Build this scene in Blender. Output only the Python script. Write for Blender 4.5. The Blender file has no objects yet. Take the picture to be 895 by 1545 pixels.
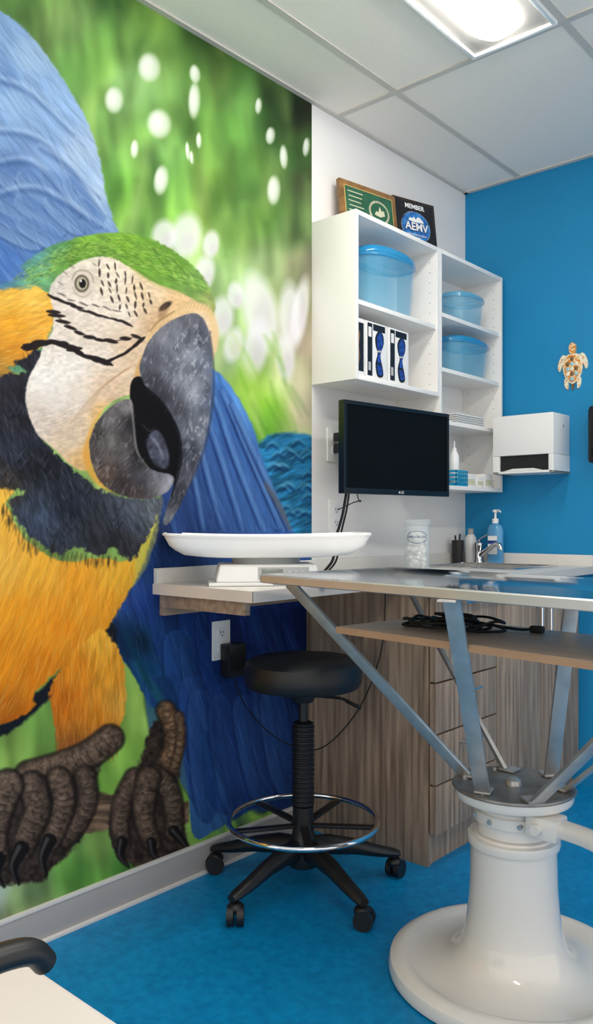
import bpy, bmesh, math, random
import numpy as np
from mathutils import Vector, Matrix
random.seed(7); rng=np.random.RandomState(11)
sc=bpy.context.scene
sc.view_settings.view_transform='Standard'
sc.view_settings.look='None'
sc.view_settings.exposure=.10
COL=sc.collection
def lin(c):
    c=np.asarray(c,dtype=float)/255.0
    return np.where(c<=0.04045,c/12.92,((c+0.055)/1.055)**2.4)
def L4(c): 
    l=lin(c); return (float(l[0]),float(l[1]),float(l[2]),1.0)
# ---------------------------------------------------------------- materials
def mat(name,col,rough=.5,metal=0,var=.04,scale=8,spec=.5,coat=0,bump=0,bscale=200,col2=None,stretch=(1,1,1),emit=0,alpha=1,aniso=0,detail=4,rampw=(.35,.65)):
    m=bpy.data.materials.new(name); m.use_nodes=True
    nt=m.node_tree; b=nt.nodes['Principled BSDF']
    b.inputs['Roughness'].default_value=rough; b.inputs['Metallic'].default_value=metal
    b.inputs['Specular IOR Level'].default_value=spec
    b.inputs['Coat Weight'].default_value=coat
    b.inputs['Alpha'].default_value=alpha
    tc=nt.nodes.new('ShaderNodeTexCoord'); mp=nt.nodes.new('ShaderNodeMapping')
    mp.inputs['Scale'].default_value=stretch
    nt.links.new(tc.outputs['Object'],mp.inputs['Vector'])
    n=nt.nodes.new('ShaderNodeTexNoise'); n.inputs['Scale'].default_value=scale; n.inputs['Detail'].default_value=detail
    nt.links.new(mp.outputs['Vector'],n.inputs['Vector'])
    r=nt.nodes.new('ShaderNodeValToRGB')
    a=L4(col); 
    if col2 is None:
        lo=tuple(max(0,x*(1-var)) for x in a[:3])+(1,); hi=tuple(min(1,x*(1+var)) for x in a[:3])+(1,)
    else: lo=L4(col2); hi=a
    r.color_ramp.elements[0].position=rampw[0]; r.color_ramp.elements[1].position=rampw[1]
    r.color_ramp.elements[0].color=lo; r.color_ramp.elements[1].color=hi
    nt.links.new(n.outputs['Fac'],r.inputs['Fac']); nt.links.new(r.outputs['Color'],b.inputs['Base Color'])
    if emit:
        b.inputs['Emission Strength'].default_value=emit; b.inputs['Emission Color'].default_value=a
    if bump:
        n2=nt.nodes.new('ShaderNodeTexNoise'); n2.inputs['Scale'].default_value=bscale; n2.inputs['Detail'].default_value=3
        nt.links.new(mp.outputs['Vector'],n2.inputs['Vector'])
        bp=nt.nodes.new('ShaderNodeBump'); bp.inputs['Strength'].default_value=bump; bp.inputs['Distance'].default_value=.002
        nt.links.new(n2.outputs['Fac'],bp.inputs['Height']); nt.links.new(bp.outputs['Normal'],b.inputs['Normal'])
    return m
m_wall=mat('wall_paint',(232,230,228),.7,var=.01,bump=.08)
m_blue=mat('blue_paint',(4,134,188),.6,var=.03,scale=3,bump=.08)
m_floor=mat('linoleum',(6,138,194),.42,col2=(0,116,172),scale=45,detail=9,spec=.3,bump=.03,bscale=60,rampw=(.3,.7))
m_ceil=mat('ceiling_tile',(248,240,230),.9,var=.01,scale=60,bump=.08,bscale=350)
m_tbar=mat('grid_metal',(206,200,192),.5,var=.01)
m_base=mat('rubber_base',(166,162,160),.5,var=.02)
m_base2=mat('rubber_base_edge',(214,210,206),.5,var=.02)
m_lam=mat('white_laminate',(240,238,234),.35,var=.01)
m_lam2=mat('white_laminate_inner',(232,232,234),.45,var=.01)
m_counter=mat('counter_laminate',(220,216,210),.35,var=.05,scale=250)
m_cedge=mat('counter_edge',(214,204,194),.45,var=.02)
m_wood=mat('grey_oak_laminate',(184,160,136),.5,col2=(122,102,86),scale=6,stretch=(10,10,.5),detail=10,rampw=(.33,.67))
m_woodh=mat('grey_oak_laminate_horizontal',(170,148,128),.5,col2=(138,118,100),scale=6,stretch=(9,.6,9),detail=8)
m_shelfwood=mat('beige_board',(212,188,164),.4,col2=(198,172,148),scale=5,stretch=(.6,8,8),detail=6)
m_shelfedge=mat('board_edge',(184,146,114),.5,var=.06)
m_steel=mat('polished_steel',(214,216,219),.10,metal=1,var=.02,scale=12,stretch=(1,30,30))
m_steeledge=mat('steel_edge',(200,200,200),.38,metal=.6,var=.03,scale=12)
m_steel2=mat('steel_bar',(200,197,193),.42,metal=.75,var=.10,scale=20)
m_chrome=mat('chrome',(225,225,228),.08,metal=1,var=.01)
m_black=mat('black_plastic',(22,22,24),.42,var=.1)
m_blackleather=mat('black_vinyl',(24,24,26),.45,var=.1,bump=.15,bscale=300)
m_rubber=mat('black_rubber',(16,16,17),.6,var=.1)
m_screen=mat('screen_glass',(12,12,13),.35,var=.05,spec=.1)
m_bezel=mat('gloss_bezel',(18,18,20),.25,var=.05)
m_enamel=mat('white_enamel',(230,224,216),.14,var=.02,scale=5,coat=.5)
m_plate=mat('grey_iron_plate',(150,148,146),.4,metal=.6,col2=(118,116,114),scale=15)
m_whitep=mat('white_plastic',(238,238,236),.3,var=.01)
m_greyp=mat('grey_plastic',(170,172,172),.4,var=.03)
m_lcd=mat('lcd_display',(120,128,118),.2,var=.03)
m_tub=mat('clear_blue_plastic',(110,204,240),.10,var=.05,alpha=.36,coat=.5)
m_tublid=mat('blue_plastic_lid',(16,150,210),.15,var=.04,alpha=.72,coat=.5)
m_tublid2=mat('pale_plastic_lid',(90,186,226),.15,var=.04,alpha=.62,coat=.5)
m_glass=mat('clear_glass',(225,235,238),.05,var=.01,alpha=.25,coat=.6)
m_cotton=mat('cotton',(240,239,236),.95,var=.06,scale=90,bump=.4)
m_bluedark=mat('ink_blue',(24,58,120),.5,var=.02)
m_inkblue=mat('print_blue',(40,84,176),.4,col2=(16,26,80),scale=60)
m_inkblack=mat('print_black',(24,24,28),.4,var=.1)
m_paper=mat('white_card',(232,232,230),.6,var=.02)
m_gold=mat('brown_wood_frame',(132,96,54),.35,var=.3,scale=30)
m_goldm=mat('gold_border',(198,166,96),.35,var=.1,scale=30)
m_green=mat('green_print',(40,94,68),.4,var=.2,scale=20)
m_cream=mat('cream_print',(206,206,176),.5,var=.06)
m_plq=mat('black_lacquer',(48,36,30),.25,var=.1)
m_emblem=mat('emblem_blue',(60,140,210),.35,col2=(28,84,160),scale=50)
m_letter=mat('white_lettering',(240,240,240),.5,var=.01)
m_letterg=mat('grey_lettering',(180,180,180),.5,var=.01)
m_soapblue=mat('blue_liquid',(90,165,215),.15,var=.04,alpha=.8,coat=.4)
m_cyan=mat('cyan_basket',(20,160,205),.4,var=.05)
m_tur1=mat('turtle_cream',(240,232,206),.35,col2=(226,156,70),scale=90,rampw=(.38,.46))
m_tur2=mat('turtle_orange',(226,140,50),.3,col2=(244,226,180),scale=120,rampw=(.42,.52))
m_tur3=mat('turtle_brown',(120,92,56),.4,var=.1)
m_tur4=mat('turtle_pale_blue',(160,202,210),.3,var=.1,scale=60)
m_seatw=mat('white_vinyl',(228,222,216),.45,var=.02)
m_refl=mat('fixture_reflector',(170,168,164),.5,var=.01)
m_emit2=mat('light_diffuser',(255,248,238),.5,emit=27,var=0)
# ---------------------------------------------------------------- geometry helper
def cat_rom(pts,n=6,closed=False):
    P=[np.array(p,dtype=float) for p in pts]; N=len(P); out=[]
    rngi=range(N) if closed else range(N-1)
    for i in rngi:
        if closed: a,b,c,d=P[(i-1)%N],P[i],P[(i+1)%N],P[(i+2)%N]
        else: a,b,c,d=P[max(i-1,0)],P[i],P[i+1],P[min(i+2,N-1)]
        for k in range(n):
            t=k/n; out.append(.5*((2*b)+(-a+c)*t+(2*a-5*b+4*c-d)*t*t+(-a+3*b-3*c+d)*t**3))
    if not closed: out.append(P[-1])
    return out
class G:
    def __init__(s): s.bm=bmesh.new()
    def quadbox(s,c,mi=0,bevel=0,seg=2):
        vs=[s.bm.verts.new(p) for p in c]
        fs=[]
        for q in [(0,1,2,3),(7,6,5,4),(0,4,5,1),(1,5,6,2),(2,6,7,3),(3,7,4,0)]:
            f=s.bm.faces.new([vs[i] for i in q]); f.material_index=mi; fs.append(f)
        if bevel:
            es=list({e for f in fs for e in f.edges})
            r=bmesh.ops.bevel(s.bm,geom=es,offset=bevel,segments=seg,affect='EDGES',profile=.6)
            for f in r['faces']: f.material_index=mi
        return s
    def box(s,x0,x1,y0,y1,z0,z1,mi=0,bevel=0,seg=2):
        return s.quadbox([(x0,y0,z0),(x0,y1,z0),(x1,y1,z0),(x1,y0,z0),(x0,y0,z1),(x0,y1,z1),(x1,y1,z1),(x1,y0,z1)],mi,bevel,seg)
    def prism(s,pts,d0,d1,axis='z',mi=0,bevel=0):
        def mk(p,d):
            return (p[0],p[1],d) if axis=='z' else ((p[0],d,p[1]) if axis=='y' else (d,p[0],p[1]))
        a=[s.bm.verts.new(mk(p,d0)) for p in pts]; b=[s.bm.verts.new(mk(p,d1)) for p in pts]; n=len(pts)
        fs=[s.bm.faces.new(a[::-1]),s.bm.faces.new(b)]
        for i in range(n): fs.append(s.bm.faces.new([a[i],a[(i+1)%n],b[(i+1)%n],b[i]]))
        for f in fs: f.material_index=mi
        if bevel:
            es=list(set(fs[0].edges)|set(fs[1].edges))
            r=bmesh.ops.bevel(s.bm,geom=es,offset=bevel,segments=2,affect='EDGES',profile=.6)
            for f in r['faces']: f.material_index=mi
        return s
    def rings(s,rings,mi=0,capa=True,capb=True,closed=False):
        R=[[s.bm.verts.new(p) for p in r] for r in rings]
        pairs=list(zip(R[:-1],R[1:]))
        if closed: pairs.append((R[-1],R[0]))
        for a,b in pairs:
            n=max(len(a),len(b))
            for i in range(n):
                j=(i+1)%n
                if len(a)==1: vs=[a[0],b[j],b[i]]
                elif len(b)==1: vs=[a[i],a[j],b[0]]
                else: vs=[a[i],a[j],b[j],b[i]]
                f=s.bm.faces.new(vs); f.material_index=mi
        if not closed:
            if capa and len(R[0])>2: f=s.bm.faces.new(R[0][::-1]); f.material_index=mi
            if capb and len(R[-1])>2: f=s.bm.faces.new(R[-1]); f.material_index=mi
        return s
    def lathe(s,prof,cx=0,cy=0,seg=48,mi=0,sx=1,sy=1,pw=2.0,rot=0,caps=True):
        rs=[]
        for r,z in prof:
            if r<=1e-6: rs.append([(cx,cy,z)]); continue
            ring=[]
            for i in range(seg):
                t=2*math.pi*i/seg; c,d=math.cos(t),math.sin(t)
                k=(abs(c)**pw+abs(d)**pw)**(-1/pw)
                x,y=c*k*r*sx,d*k*r*sy
                ring.append((cx+x*math.cos(rot)-y*math.sin(rot),cy+x*math.sin(rot)+y*math.cos(rot),z))
            rs.append(ring)
        return s.rings(rs,mi,caps,caps)
    def cyl(s,p0,p1,r0,r1=None,seg=20,mi=0):
        return s.tube([p0,p1],[r0,r0 if r1 is None else r1],seg,mi,0)
    def tube(s,pts,r,seg=8,mi=0,sm=5,closed=False,flat=1.0):
        P=cat_rom(pts,sm,closed) if sm else [np.array(p,dtype=float) for p in pts]
        P=[Vector(p) for p in P]; n=len(P)
        rr=[r]*n if not isinstance(r,(list,tuple)) else [r[0]+(r[-1]-r[0])*i/(n-1) for i in range(n)]
        up=Vector((0,0,1)); rs=[]
        for i in range(n):
            if closed: t=P[(i+1)%n]-P[i-1]
            else: t=P[min(i+1,n-1)]-P[max(i-1,0)]
            t.normalize()
            if i==0:
                if abs(t.z)>.95: up=Vector((1,0,0))
            a=t.cross(up)
            if a.length<1e-3: a=t.cross(Vector((1,0,.1)))
            a.normalize(); b=a.cross(t).normalized()
            up=b if not closed else up
            rs.append([tuple(P[i]+a*(math.cos(2*math.pi*k/seg)*rr[i])+b*(math.sin(2*math.pi*k/seg)*rr[i]*flat)) for k in range(seg)])
        return s.rings(rs,mi,closed=closed)
    def bar(s,p0,p1,w,t,side,mi=0,bevel=.001):
        p0,p1,side=Vector(p0),Vector(p1),Vector(side)
        d=(p1-p0).normalized(); sd=(side-d*side.dot(d)).normalized(); n=d.cross(sd)
        c=[]
        for p in (p0,p1):
            for a,b in ((-1,-1),(-1,1),(1,1),(1,-1)):
                c.append(tuple(p+sd*(a*w/2)+n*(b*t/2)))
        return s.quadbox(c,mi,bevel)
    def ball(s,c,r,seg=14,mi=0,sc=(1,1,1)):
        rs=[]; n=max(6,seg//2)
        for i in range(n+1):
            ph=math.pi*i/n; rz=-math.cos(ph)*r; q=math.sin(ph)*r
            if i in(0,n): rs.append([(c[0],c[1],c[2]+rz*sc[2])])
            else: rs.append([(c[0]+q*math.cos(2*math.pi*k/seg)*sc[0],c[1]+q*math.sin(2*math.pi*k/seg)*sc[1],c[2]+rz*sc[2]) for k in range(seg)])
        return s.rings(rs,mi)
    def mesh(s,name,mats,smooth=True):
        bmesh.ops.recalc_face_normals(s.bm,faces=s.bm.faces)
        me=bpy.data.meshes.new(name); s.bm.to_mesh(me); s.bm.free()
        for m in (mats if isinstance(mats,(list,tuple)) else [mats]): me.materials.append(m)
        if smooth:
            me.polygons.foreach_set('use_smooth',[True]*len(me.polygons)); me.set_sharp_from_angle(angle=.65)
        return me
CEN={}
class Thing:
    def __init__(s,name,label,cat,loc=(0,0,0),rz=0,world=False,group=None):
        e=bpy.data.objects.new(name,None); e.empty_display_size=.05
        e.location=loc; e.rotation_euler=(0,0,rz); e['label']=label; e['category']=cat
        if group: e['group']=group
        COL.objects.link(e); s.o=e; s.off=Vector(loc) if world else Vector((0,0,0))
    def part(s,name,g,mats,parent=None,label=None,kind=None,rot=None):
        me=g.mesh(name,mats) if isinstance(g,G) else g
        return s.add(name,me,parent,label,kind)
    def add(s,name,me,parent=None,label=None,kind=None):
        co=np.empty(len(me.vertices)*3); me.vertices.foreach_get('co',co); co=co.reshape(-1,3)
        c=Vector(((co.min(0)+co.max(0))/2).tolist()); me.transform(Matrix.Translation(-c))
        ob=bpy.data.objects.new(name,me); COL.objects.link(ob)
        c=c-s.off
        if parent is None: ob.parent=s.o; ob.location=c
        else: ob.parent=parent; ob.location=c-CEN[parent.name]
        CEN[ob.name]=c
        if label: ob['label']=label
        if kind: ob['kind']=kind
        return ob
def top(name,g,mats,label=None,cat=None,group=None,kind=None):
    me=g.mesh(name,mats) if isinstance(g,G) else g
    co=np.empty(len(me.vertices)*3); me.vertices.foreach_get('co',co); co=co.reshape(-1,3)
    mn,mx=co.min(0),co.max(0); c=Vector(((mn[0]+mx[0])/2,(mn[1]+mx[1])/2,mn[2])); me.transform(Matrix.Translation(-c))
    ob=bpy.data.objects.new(name,me); COL.objects.link(ob); ob.location=c
    if label: ob['label']=label
    if cat: ob['category']=cat
    if group: ob['group']=group
    if kind: ob['kind']=kind
    return ob
def text_mesh(txt,size,loc,m,face='-y',ext=.0004,align='CENTER',bold=0):
    cu=bpy.data.curves.new('t','FONT'); cu.body=txt; cu.size=size; cu.extrude=ext; cu.align_x=align; cu.align_y='CENTER'; cu.offset=bold
    o=bpy.data.objects.new('t',cu); COL.objects.link(o); bpy.context.view_layer.update()
    me=bpy.data.meshes.new_from_object(o.evaluated_get(bpy.context.evaluated_depsgraph_get()))
    bpy.data.objects.remove(o)
    R=Matrix.Rotation(math.pi/2,4,'X')
    if face=='+x': R=Matrix.Rotation(math.pi/2,4,'Z')@R
    me.transform(Matrix.Translation(loc)@R)
    me.materials.clear(); me.materials.append(m); return me
# ---------------------------------------------------------------- camera
F=1234.0; HZ=788.0; CX,CY,CZ=1.909,-3.328,1.09
cam=bpy.data.cameras.new('camera'); co=bpy.data.objects.new('camera',cam); COL.objects.link(co)
co.location=(CX,CY,CZ); co.rotation_euler=(math.pi/2,0,math.radians(41.5))
cam.sensor_fit='VERTICAL'; cam.sensor_height=36; cam.lens=F/1545*36; cam.shift_y=15.5/1545
cam.clip_start=.02
sc.camera=co
# ---------------------------------------------------------------- room
H=2.6; XE=3.3; YE=-3.9
top('floor',G().box(-.1,XE,YE,.1,-.1,0),m_floor,kind='structure')
top('ceiling',G().box(-.1,XE,YE,.1,H,H+.1),m_ceil,kind='structure')
top('wall_left',G().box(-.1,0,YE,.1,0,H),m_wall,kind='structure')
top('wall_back',G().box(0,XE,0,.1,0,H),m_blue,kind='structure')
g=G()
for x in (.271,.881,1.491,2.101,2.711): g.box(x-.012,x+.012,YE,0,H-.004,H+.002)
for y in (-.95,-2.17,-3.39): g.box(0,XE,y-.012,y+.012,H-.0045,H+.002)
g.box(0,.02,YE,0,H-.006,H+.002); g.box(0,XE,-.02,0,H-.006,H+.002)
top('trim_1',g,m_tbar,kind='structure')
g=G(); g.box(0,.012,YE,-1.125,0,.088,0,.001); g.box(0,.014,YE,-1.125,.088,.097,1,.001)
g.box(0,.022,YE,-1.125,0,.010,1,.002)
top('baseboard_left',g,[m_base,m_base2],kind='structure')
g=G(); g.box(.62,XE,-.012,0,0,.095,0,.001)
top('baseboard_back',g,[m_base],kind='structure')
# ---------------------------------------------------------------- mural (printed artwork, vertex painted)
def wall_y(u):
    s=(u-447.5)/F; t=CX/(.6626-.749*s); return CY+t*(.749+.6626*s), t
cols=list(np.arange(-3.8,-2.62,.02)); 
us=list(np.arange(-200,-8,4.0))+list(np.arange(-8,470.01,1.05)); us[-1]=470.0
ys=cols+[wall_y(u)[0] for u in us]
ys=np.array(sorted(ys))
dx=-CX; dy=ys-CY; dep=-.6626*dx+.749*dy; lat=.749*dx+.6626*dy
dep=np.maximum(dep,.3)
UC=447.5+F*lat/dep; SCL=F/dep
UC=np.where(ys<-2.62,np.minimum(UC,-200-(-2.62-ys)*600),UC)
NZ=1180; Z=np.linspace(.097,H-.006,NZ)
V=HZ-(Z[None,:]-CZ)*np.minimum(SCL,700)[:,None]; NX=len(ys)
Ufull=np.repeat(UC[:,None],NZ,1)
C=np.zeros((NX,NZ,3))
TAB=rng.rand(256,256)
def vn(x,y,sd=0):
    x=x+sd*17.31; y=y+sd*9.77
    xi=np.floor(x).astype(int); yi=np.floor(y).astype(int); fx=x-xi; fy=y-yi
    fx=fx*fx*(3-2*fx); fy=fy*fy*(3-2*fy)
    a=TAB[xi&255,yi&255]; b=TAB[(xi+1)&255,yi&255]; c=TAB[xi&255,(yi+1)&255]; d=TAB[(xi+1)&255,(yi+1)&255]
    return (a*(1-fx)+b*fx)*(1-fy)+(c*(1-fx)+d*fx)*fy
def fbm(x,y,sd=0,o=4):
    r=0;a=.5;t=0
    for i in range(o): r=r+a*vn(x,y,sd+i*3.3); t+=a; a*=.5; x=x*2.03; y=y*2.03
    return r/t
def dirn(u,v,ang,la,lc,sd=0,o=3,wp=2.5):
    a=math.radians(ang); p=u*math.cos(a)+v*math.sin(a); q=-u*math.sin(a)+v*math.cos(a)
    w=(fbm(u/60,v/60,sd+4,2)-.5)*lc*wp
    return fbm(p/la,(q+w)/lc,sd,o)
def field(pts,sig=None):
    A=np.array([(p[0],p[1]) for p in pts],float); K=np.array([p[2] for p in pts],float)
    def f(u,v):
        num=0;den=0
        for (a,b),k in zip(A,K):
            w=1/((u-a)**2+(v-b)**2+90.0)**1.5
            num=num+w[...,None]*k; den=den+w
        return num/den[...,None]
    return f
def sub(u0,u1,v0,v1):
    i0=int(np.searchsorted(UC,u0)); i1=int(np.searchsorted(UC,u1))
    if i1<=i0: return None
    s0,s1=min(SCL[i1-1],700),min(SCL[i0],700)
    zz=[CZ+(HZ-v)/s for v in (v0,v1) for s in (s0,s1)]
    j0=int(np.searchsorted(Z,min(zz))); j1=int(np.searchsorted(Z,max(zz)))
    if j1<=j0: return None
    return slice(i0,i1),slice(j0,j1)
def inpoly(pts,x,y):
    ins=np.zeros(x.shape,bool); n=len(pts)
    for i in range(n):
        x0,y0=pts[i]; x1,y1=pts[(i+1)%n]
        if y0==y1: continue
        c=((y0>y)!=(y1>y))&(x<(x1-x0)*(y-y0)/(y1-y0)+x0); ins^=c
    return ins
def segd(x,y,a,b):
    ax,ay=a; bx,by=b; L2=(bx-ax)**2+(by-ay)**2+1e-9
    t=np.clip(((x-ax)*(bx-ax)+(y-ay)*(by-ay))/L2,0,1)
    return np.hypot(x-ax-t*(bx-ax),y-ay-t*(by-ay)),t
def blend(sl,alpha,col,u,v):
    if callable(col): col=col(u,v)
    col=np.asarray(col,float)
    C[sl]=C[sl]*(1-alpha[...,None])+col*alpha[...,None]
def P(pts,col,soft=1.2,wob=0,ws=6,al=1,sm=4,amod=None):
    q=[tuple(p) for p in cat_rom(pts,sm,True)] if sm else pts
    m=soft+wob+3
    a=np.array(q); sl=sub(a[:,0].min()-m,a[:,0].max()+m,a[:,1].min()-m,a[:,1].max()+m)
    if sl is None: return
    u=Ufull[sl]; v=V[sl]; x,y=u,v
    if wob:
        x=u+(fbm(u/ws,v/ws,5,3)-.5)*2*wob; y=v+(fbm(u/ws,v/ws,8,3)-.5)*2*wob
    d=np.full(u.shape,1e9)
    for i in range(len(q)): d=np.minimum(d,segd(x,y,q[i],q[(i+1)%len(q)])[0])
    d=np.where(inpoly(q,x,y),d,-d)
    A=np.clip(.5+d/(2*soft),0,1)*al
    if amod is not None: A=A*amod(u,v)
    blend(sl,A,col,u,v)
def E(cx,cy,rx,ry,col,soft=.3,al=1,ang=0):
    R=max(rx,ry)*1.6; sl=sub(cx-R,cx+R,cy-R,cy+R)
    if sl is None: return
    u=Ufull[sl]; v=V[sl]; a=math.radians(ang); p=(u-cx)*math.cos(a)+(v-cy)*math.sin(a); q=-(u-cx)*math.sin(a)+(v-cy)*math.cos(a)
    r=np.hypot(p/rx,q/ry); blend(sl,np.clip((1-r)/soft+.5,0,1)*al,col,u,v)
def ST(a,b,w,col,al=1,soft=1.0,taper=True):
    m=w+soft+1; sl=sub(min(a[0],b[0])-m,max(a[0],b[0])+m,min(a[1],b[1])-m,max(a[1],b[1])+m)
    if sl is None: return
    u=Ufull[sl]; v=V[sl]; d,t=segd(u,v,a,b)
    ww=w*(np.sin(np.pi*np.clip(t*.9+.08,0,1))**.6 if taper else 1)
    blend(sl,np.clip(.5+(ww-d)/(2*soft)-.0,0,1)*al*(ww>.05),col,u,v)
def PL(pts,w,col,al=1,soft=1.0,sm=6,w2=None):
    q=cat_rom(pts,sm); n=len(q)-1
    a=np.array(q); m=w+soft+2; sl=sub(a[:,0].min()-m,a[:,0].max()+m,a[:,1].min()-m,a[:,1].max()+m)
    if sl is None: return
    u=Ufull[sl]; v=V[sl]; best=np.full(u.shape,-1e9)
    for i in range(n):
        d,t=segd(u,v,q[i],q[i+1]); k=(i+t)/n
        ww=w*np.sin(np.pi*(k*.86+.1))**.5 if w2 is None else w+(w2-w)*k
        best=np.maximum(best,ww-d)
    blend(sl,np.clip(.5+best/(2*soft),0,1)*al,col,u,v)
def scatter(pts,n,ang,ln,w,cols,al=.5,jit=12,soft=.7,anf=None):
    a=np.array(pts); k=0
    while k<n:
        x=rng.uniform(max(a[:,0].min(),-60),a[:,0].max()); y=rng.uniform(a[:,1].min(),a[:,1].max())
        if not inpoly(pts,np.array([x]),np.array([y]))[0]: continue
        k+=1
        t=math.radians((anf(x,y) if anf else ang)+rng.uniform(-jit,jit)); l=ln*rng.uniform(.5,1.3)
        c=np.array(cols[rng.randint(len(cols))],float)*rng.uniform(.9,1.1)
        ST((x-math.cos(t)*l/2,y-math.sin(t)*l/2),(x+math.cos(t)*l/2,y+math.sin(t)*l/2),w*rng.uniform(.6,1.3),np.clip(c,0,255),al,soft)
def FE(x,y,ang,l,w,cb,cd,chi,al=.9,edge=.8):
    t=math.radians(ang); d=np.array([math.cos(t),math.sin(t)]); n=np.array([-d[1],d[0]]); p=np.array([x,y])
    q=[p-n*w*.35,p+d*l*.4-n*w*.5,p+d*l*.85-n*w*.4,p+d*l,p+d*l*.85+n*w*.4,p+d*l*.4+n*w*.5,p+n*w*.35]
    q2=[r+n*1.8+d*2.6 for r in q]
    P(q2,cd,3.0,al=al*edge,sm=3)
    def c(u,v):
        k=dirn(u,v,ang+24,34,1.7,int(x)%9,2)[...,None]
        s=((u-x)*n[0]+(v-y)*n[1])/w; s=np.clip(s+.5,0,1)[...,None]
        return np.array(cb,float)*(1-s)*(.91+.18*k)+np.array(chi,float)*s*(.91+.18*k)
    P(q,c,1.6,al=al,sm=3)
    ST(tuple(p),tuple(p+d*l*.93),.5,np.array(cd)*.8,.35,.8)
def flakes(pts,n_,th,col,al,sx=5,sy=7,sd=3):
    P(pts,col,1.0,al=al,amod=lambda u,v:np.clip((fbm(u/sx,v/sy,sd,4)-th)*7,0,1))
# background foliage
bgf=field([(30,5,(92,130,66)),(100,30,(138,180,102)),(140,100,(116,168,78)),(180,60,(94,140,66)),(230,20,(98,138,62)),(270,60,(84,122,56)),(340,90,(70,104,48)),(420,150,(52,70,38)),(460,165,(34,42,28)),
(200,130,(150,194,122)),(200,220,(120,174,84)),(250,220,(128,176,92)),(190,290,(94,148,58)),(240,310,(138,192,84)),(300,200,(84,128,56)),(320,280,(90,132,54)),(350,200,(88,134,60)),(380,160,(92,133,66)),(380,250,(76,112,50)),
(440,230,(66,98,50)),(462,280,(56,68,44)),(300,320,(108,154,68)),(350,350,(128,172,82)),(400,330,(88,130,58)),(440,350,(84,110,66)),(460,400,(142,140,116)),(310,380,(160,196,126)),(350,420,(144,176,118)),(400,400,(134,160,110)),
(380,560,(152,192,92)),(400,620,(130,186,60)),(440,560,(188,198,152)),(460,520,(205,195,168)),(460,620,(192,185,155)),(350,540,(182,214,148)),(400,660,(92,148,50)),(440,650,(165,178,124)),
(10,1110,(142,186,90)),(60,1090,(100,146,68)),(210,1060,(150,190,90)),(230,1100,(164,204,102)),(200,1120,(132,180,76)),(150,1200,(118,170,70)),(140,1270,(152,194,100)),(250,1290,(90,146,60)),(30,1360,(150,178,116)),(-10,1350,(170,192,176)),(120,1320,(100,154,68)),(200,1310,(84,140,60)),(290,1200,(112,166,70)),(270,1230,(140,186,90))])
def bg(u,v):
    c=bgf(u,v)
    k=dirn(u,v,82,110,22,1,2,.8); k2=dirn(u,v,100,130,34,4,2,.8); k3=fbm(u/45,v/60,9,2)
    m=1+ (k-.5)*.5+(k2-.5)*.45+(k3-.5)*.55
    c=c*m[...,None]; c[...,0]+= (k2-.5)*22
    return c
C[:]=bg(Ufull,V)
for x0 in range(60):
    x=rng.uniform(130,470); y=rng.uniform(20,400); t=math.radians(rng.uniform(74,106)); l=rng.uniform(50,130)
    c=[(156,196,102),(62,98,40),(184,214,130),(48,80,34),(116,164,76)][rng.randint(5)]
    ST((x,y),(x+math.cos(t)*l,y+math.sin(t)*l),rng.uniform(5,11),c,.26,9)
W=(234,238,232)
for b in [(225,102,17,22),(240,187,18,22),(172,151,14,20),(293,152,9,27),(294,112,8,14),(243,272,11,22),(283,228,3,14),(289,238,3,10),(413,287,10,22),(203,225,6,14),(428,237,6,18),(408,205,7,13),(462,222,5,14),(390,160,5,12),(300,212,4,12)]:
    an=rng.uniform(-8,8); E(b[0],b[1],b[2],b[3],(206,222,190),.35,.5,an); E(b[0]-1,b[1],b[2]*.86,b[3]*.86,W,.5,.62,an); E(b[0]-b[2]*.2,b[1]-3,b[2]*.5,b[3]*.6,(250,252,248),.9,.5)
for b in [(247,356,18,24),(280,356,22,34),(308,412,15,26),(334,478,18,30),(392,470,26,58),(385,525,18,45),(438,478,17,50),(355,445,12,20),(352,520,14,26),(430,540,14,34),(452,470,12,50),(318,368,12,20)]:
    E(b[0],b[1],b[2],b[3],(236,236,240),.5,.75,ang=rng.uniform(-14,14)); E(b[0]+4,b[1]+8,b[2]*.5,b[3]*.5,(206,196,206),.9,.45)
E(372,600,32,40,(168,210,72),1,.6); E(410,640,26,30,(98,166,46),1,.5); E(456,600,16,60,(208,198,172),.9,.6)
for i in range(26):
    x=rng.uniform(330,440); y=rng.uniform(500,640); ST((x,y),(x+rng.uniform(10,30),y+rng.uniform(30,60)),rng.uniform(2,5),[(122,184,54),(190,220,128),(94,148,60)][i%3],.3,3.5)
# teal feathers
tp=[(386,680),(400,660),(430,653),(475,662),(490,720),(480,830),(440,840),(420,760),(398,715)]
P(tp,lambda u,v:np.array([38,114,160])*(.5+1.0*dirn(u,v,-20,22,5,2,3))[...,None],3,3,8)
for i in range(34):
    x=392+rng.rand()*74; y=668+rng.rand()*130
    if x<400+(y-700)*.42: continue
    PL([(x-9,y+3),(x,y-4),(x+10,y+2)],2.4,(14,52,94),.55,2.0); PL([(x-9,y-3),(x,y-9),(x+10,y-4)],1.8,(104,178,212),.45,2.0)
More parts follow.
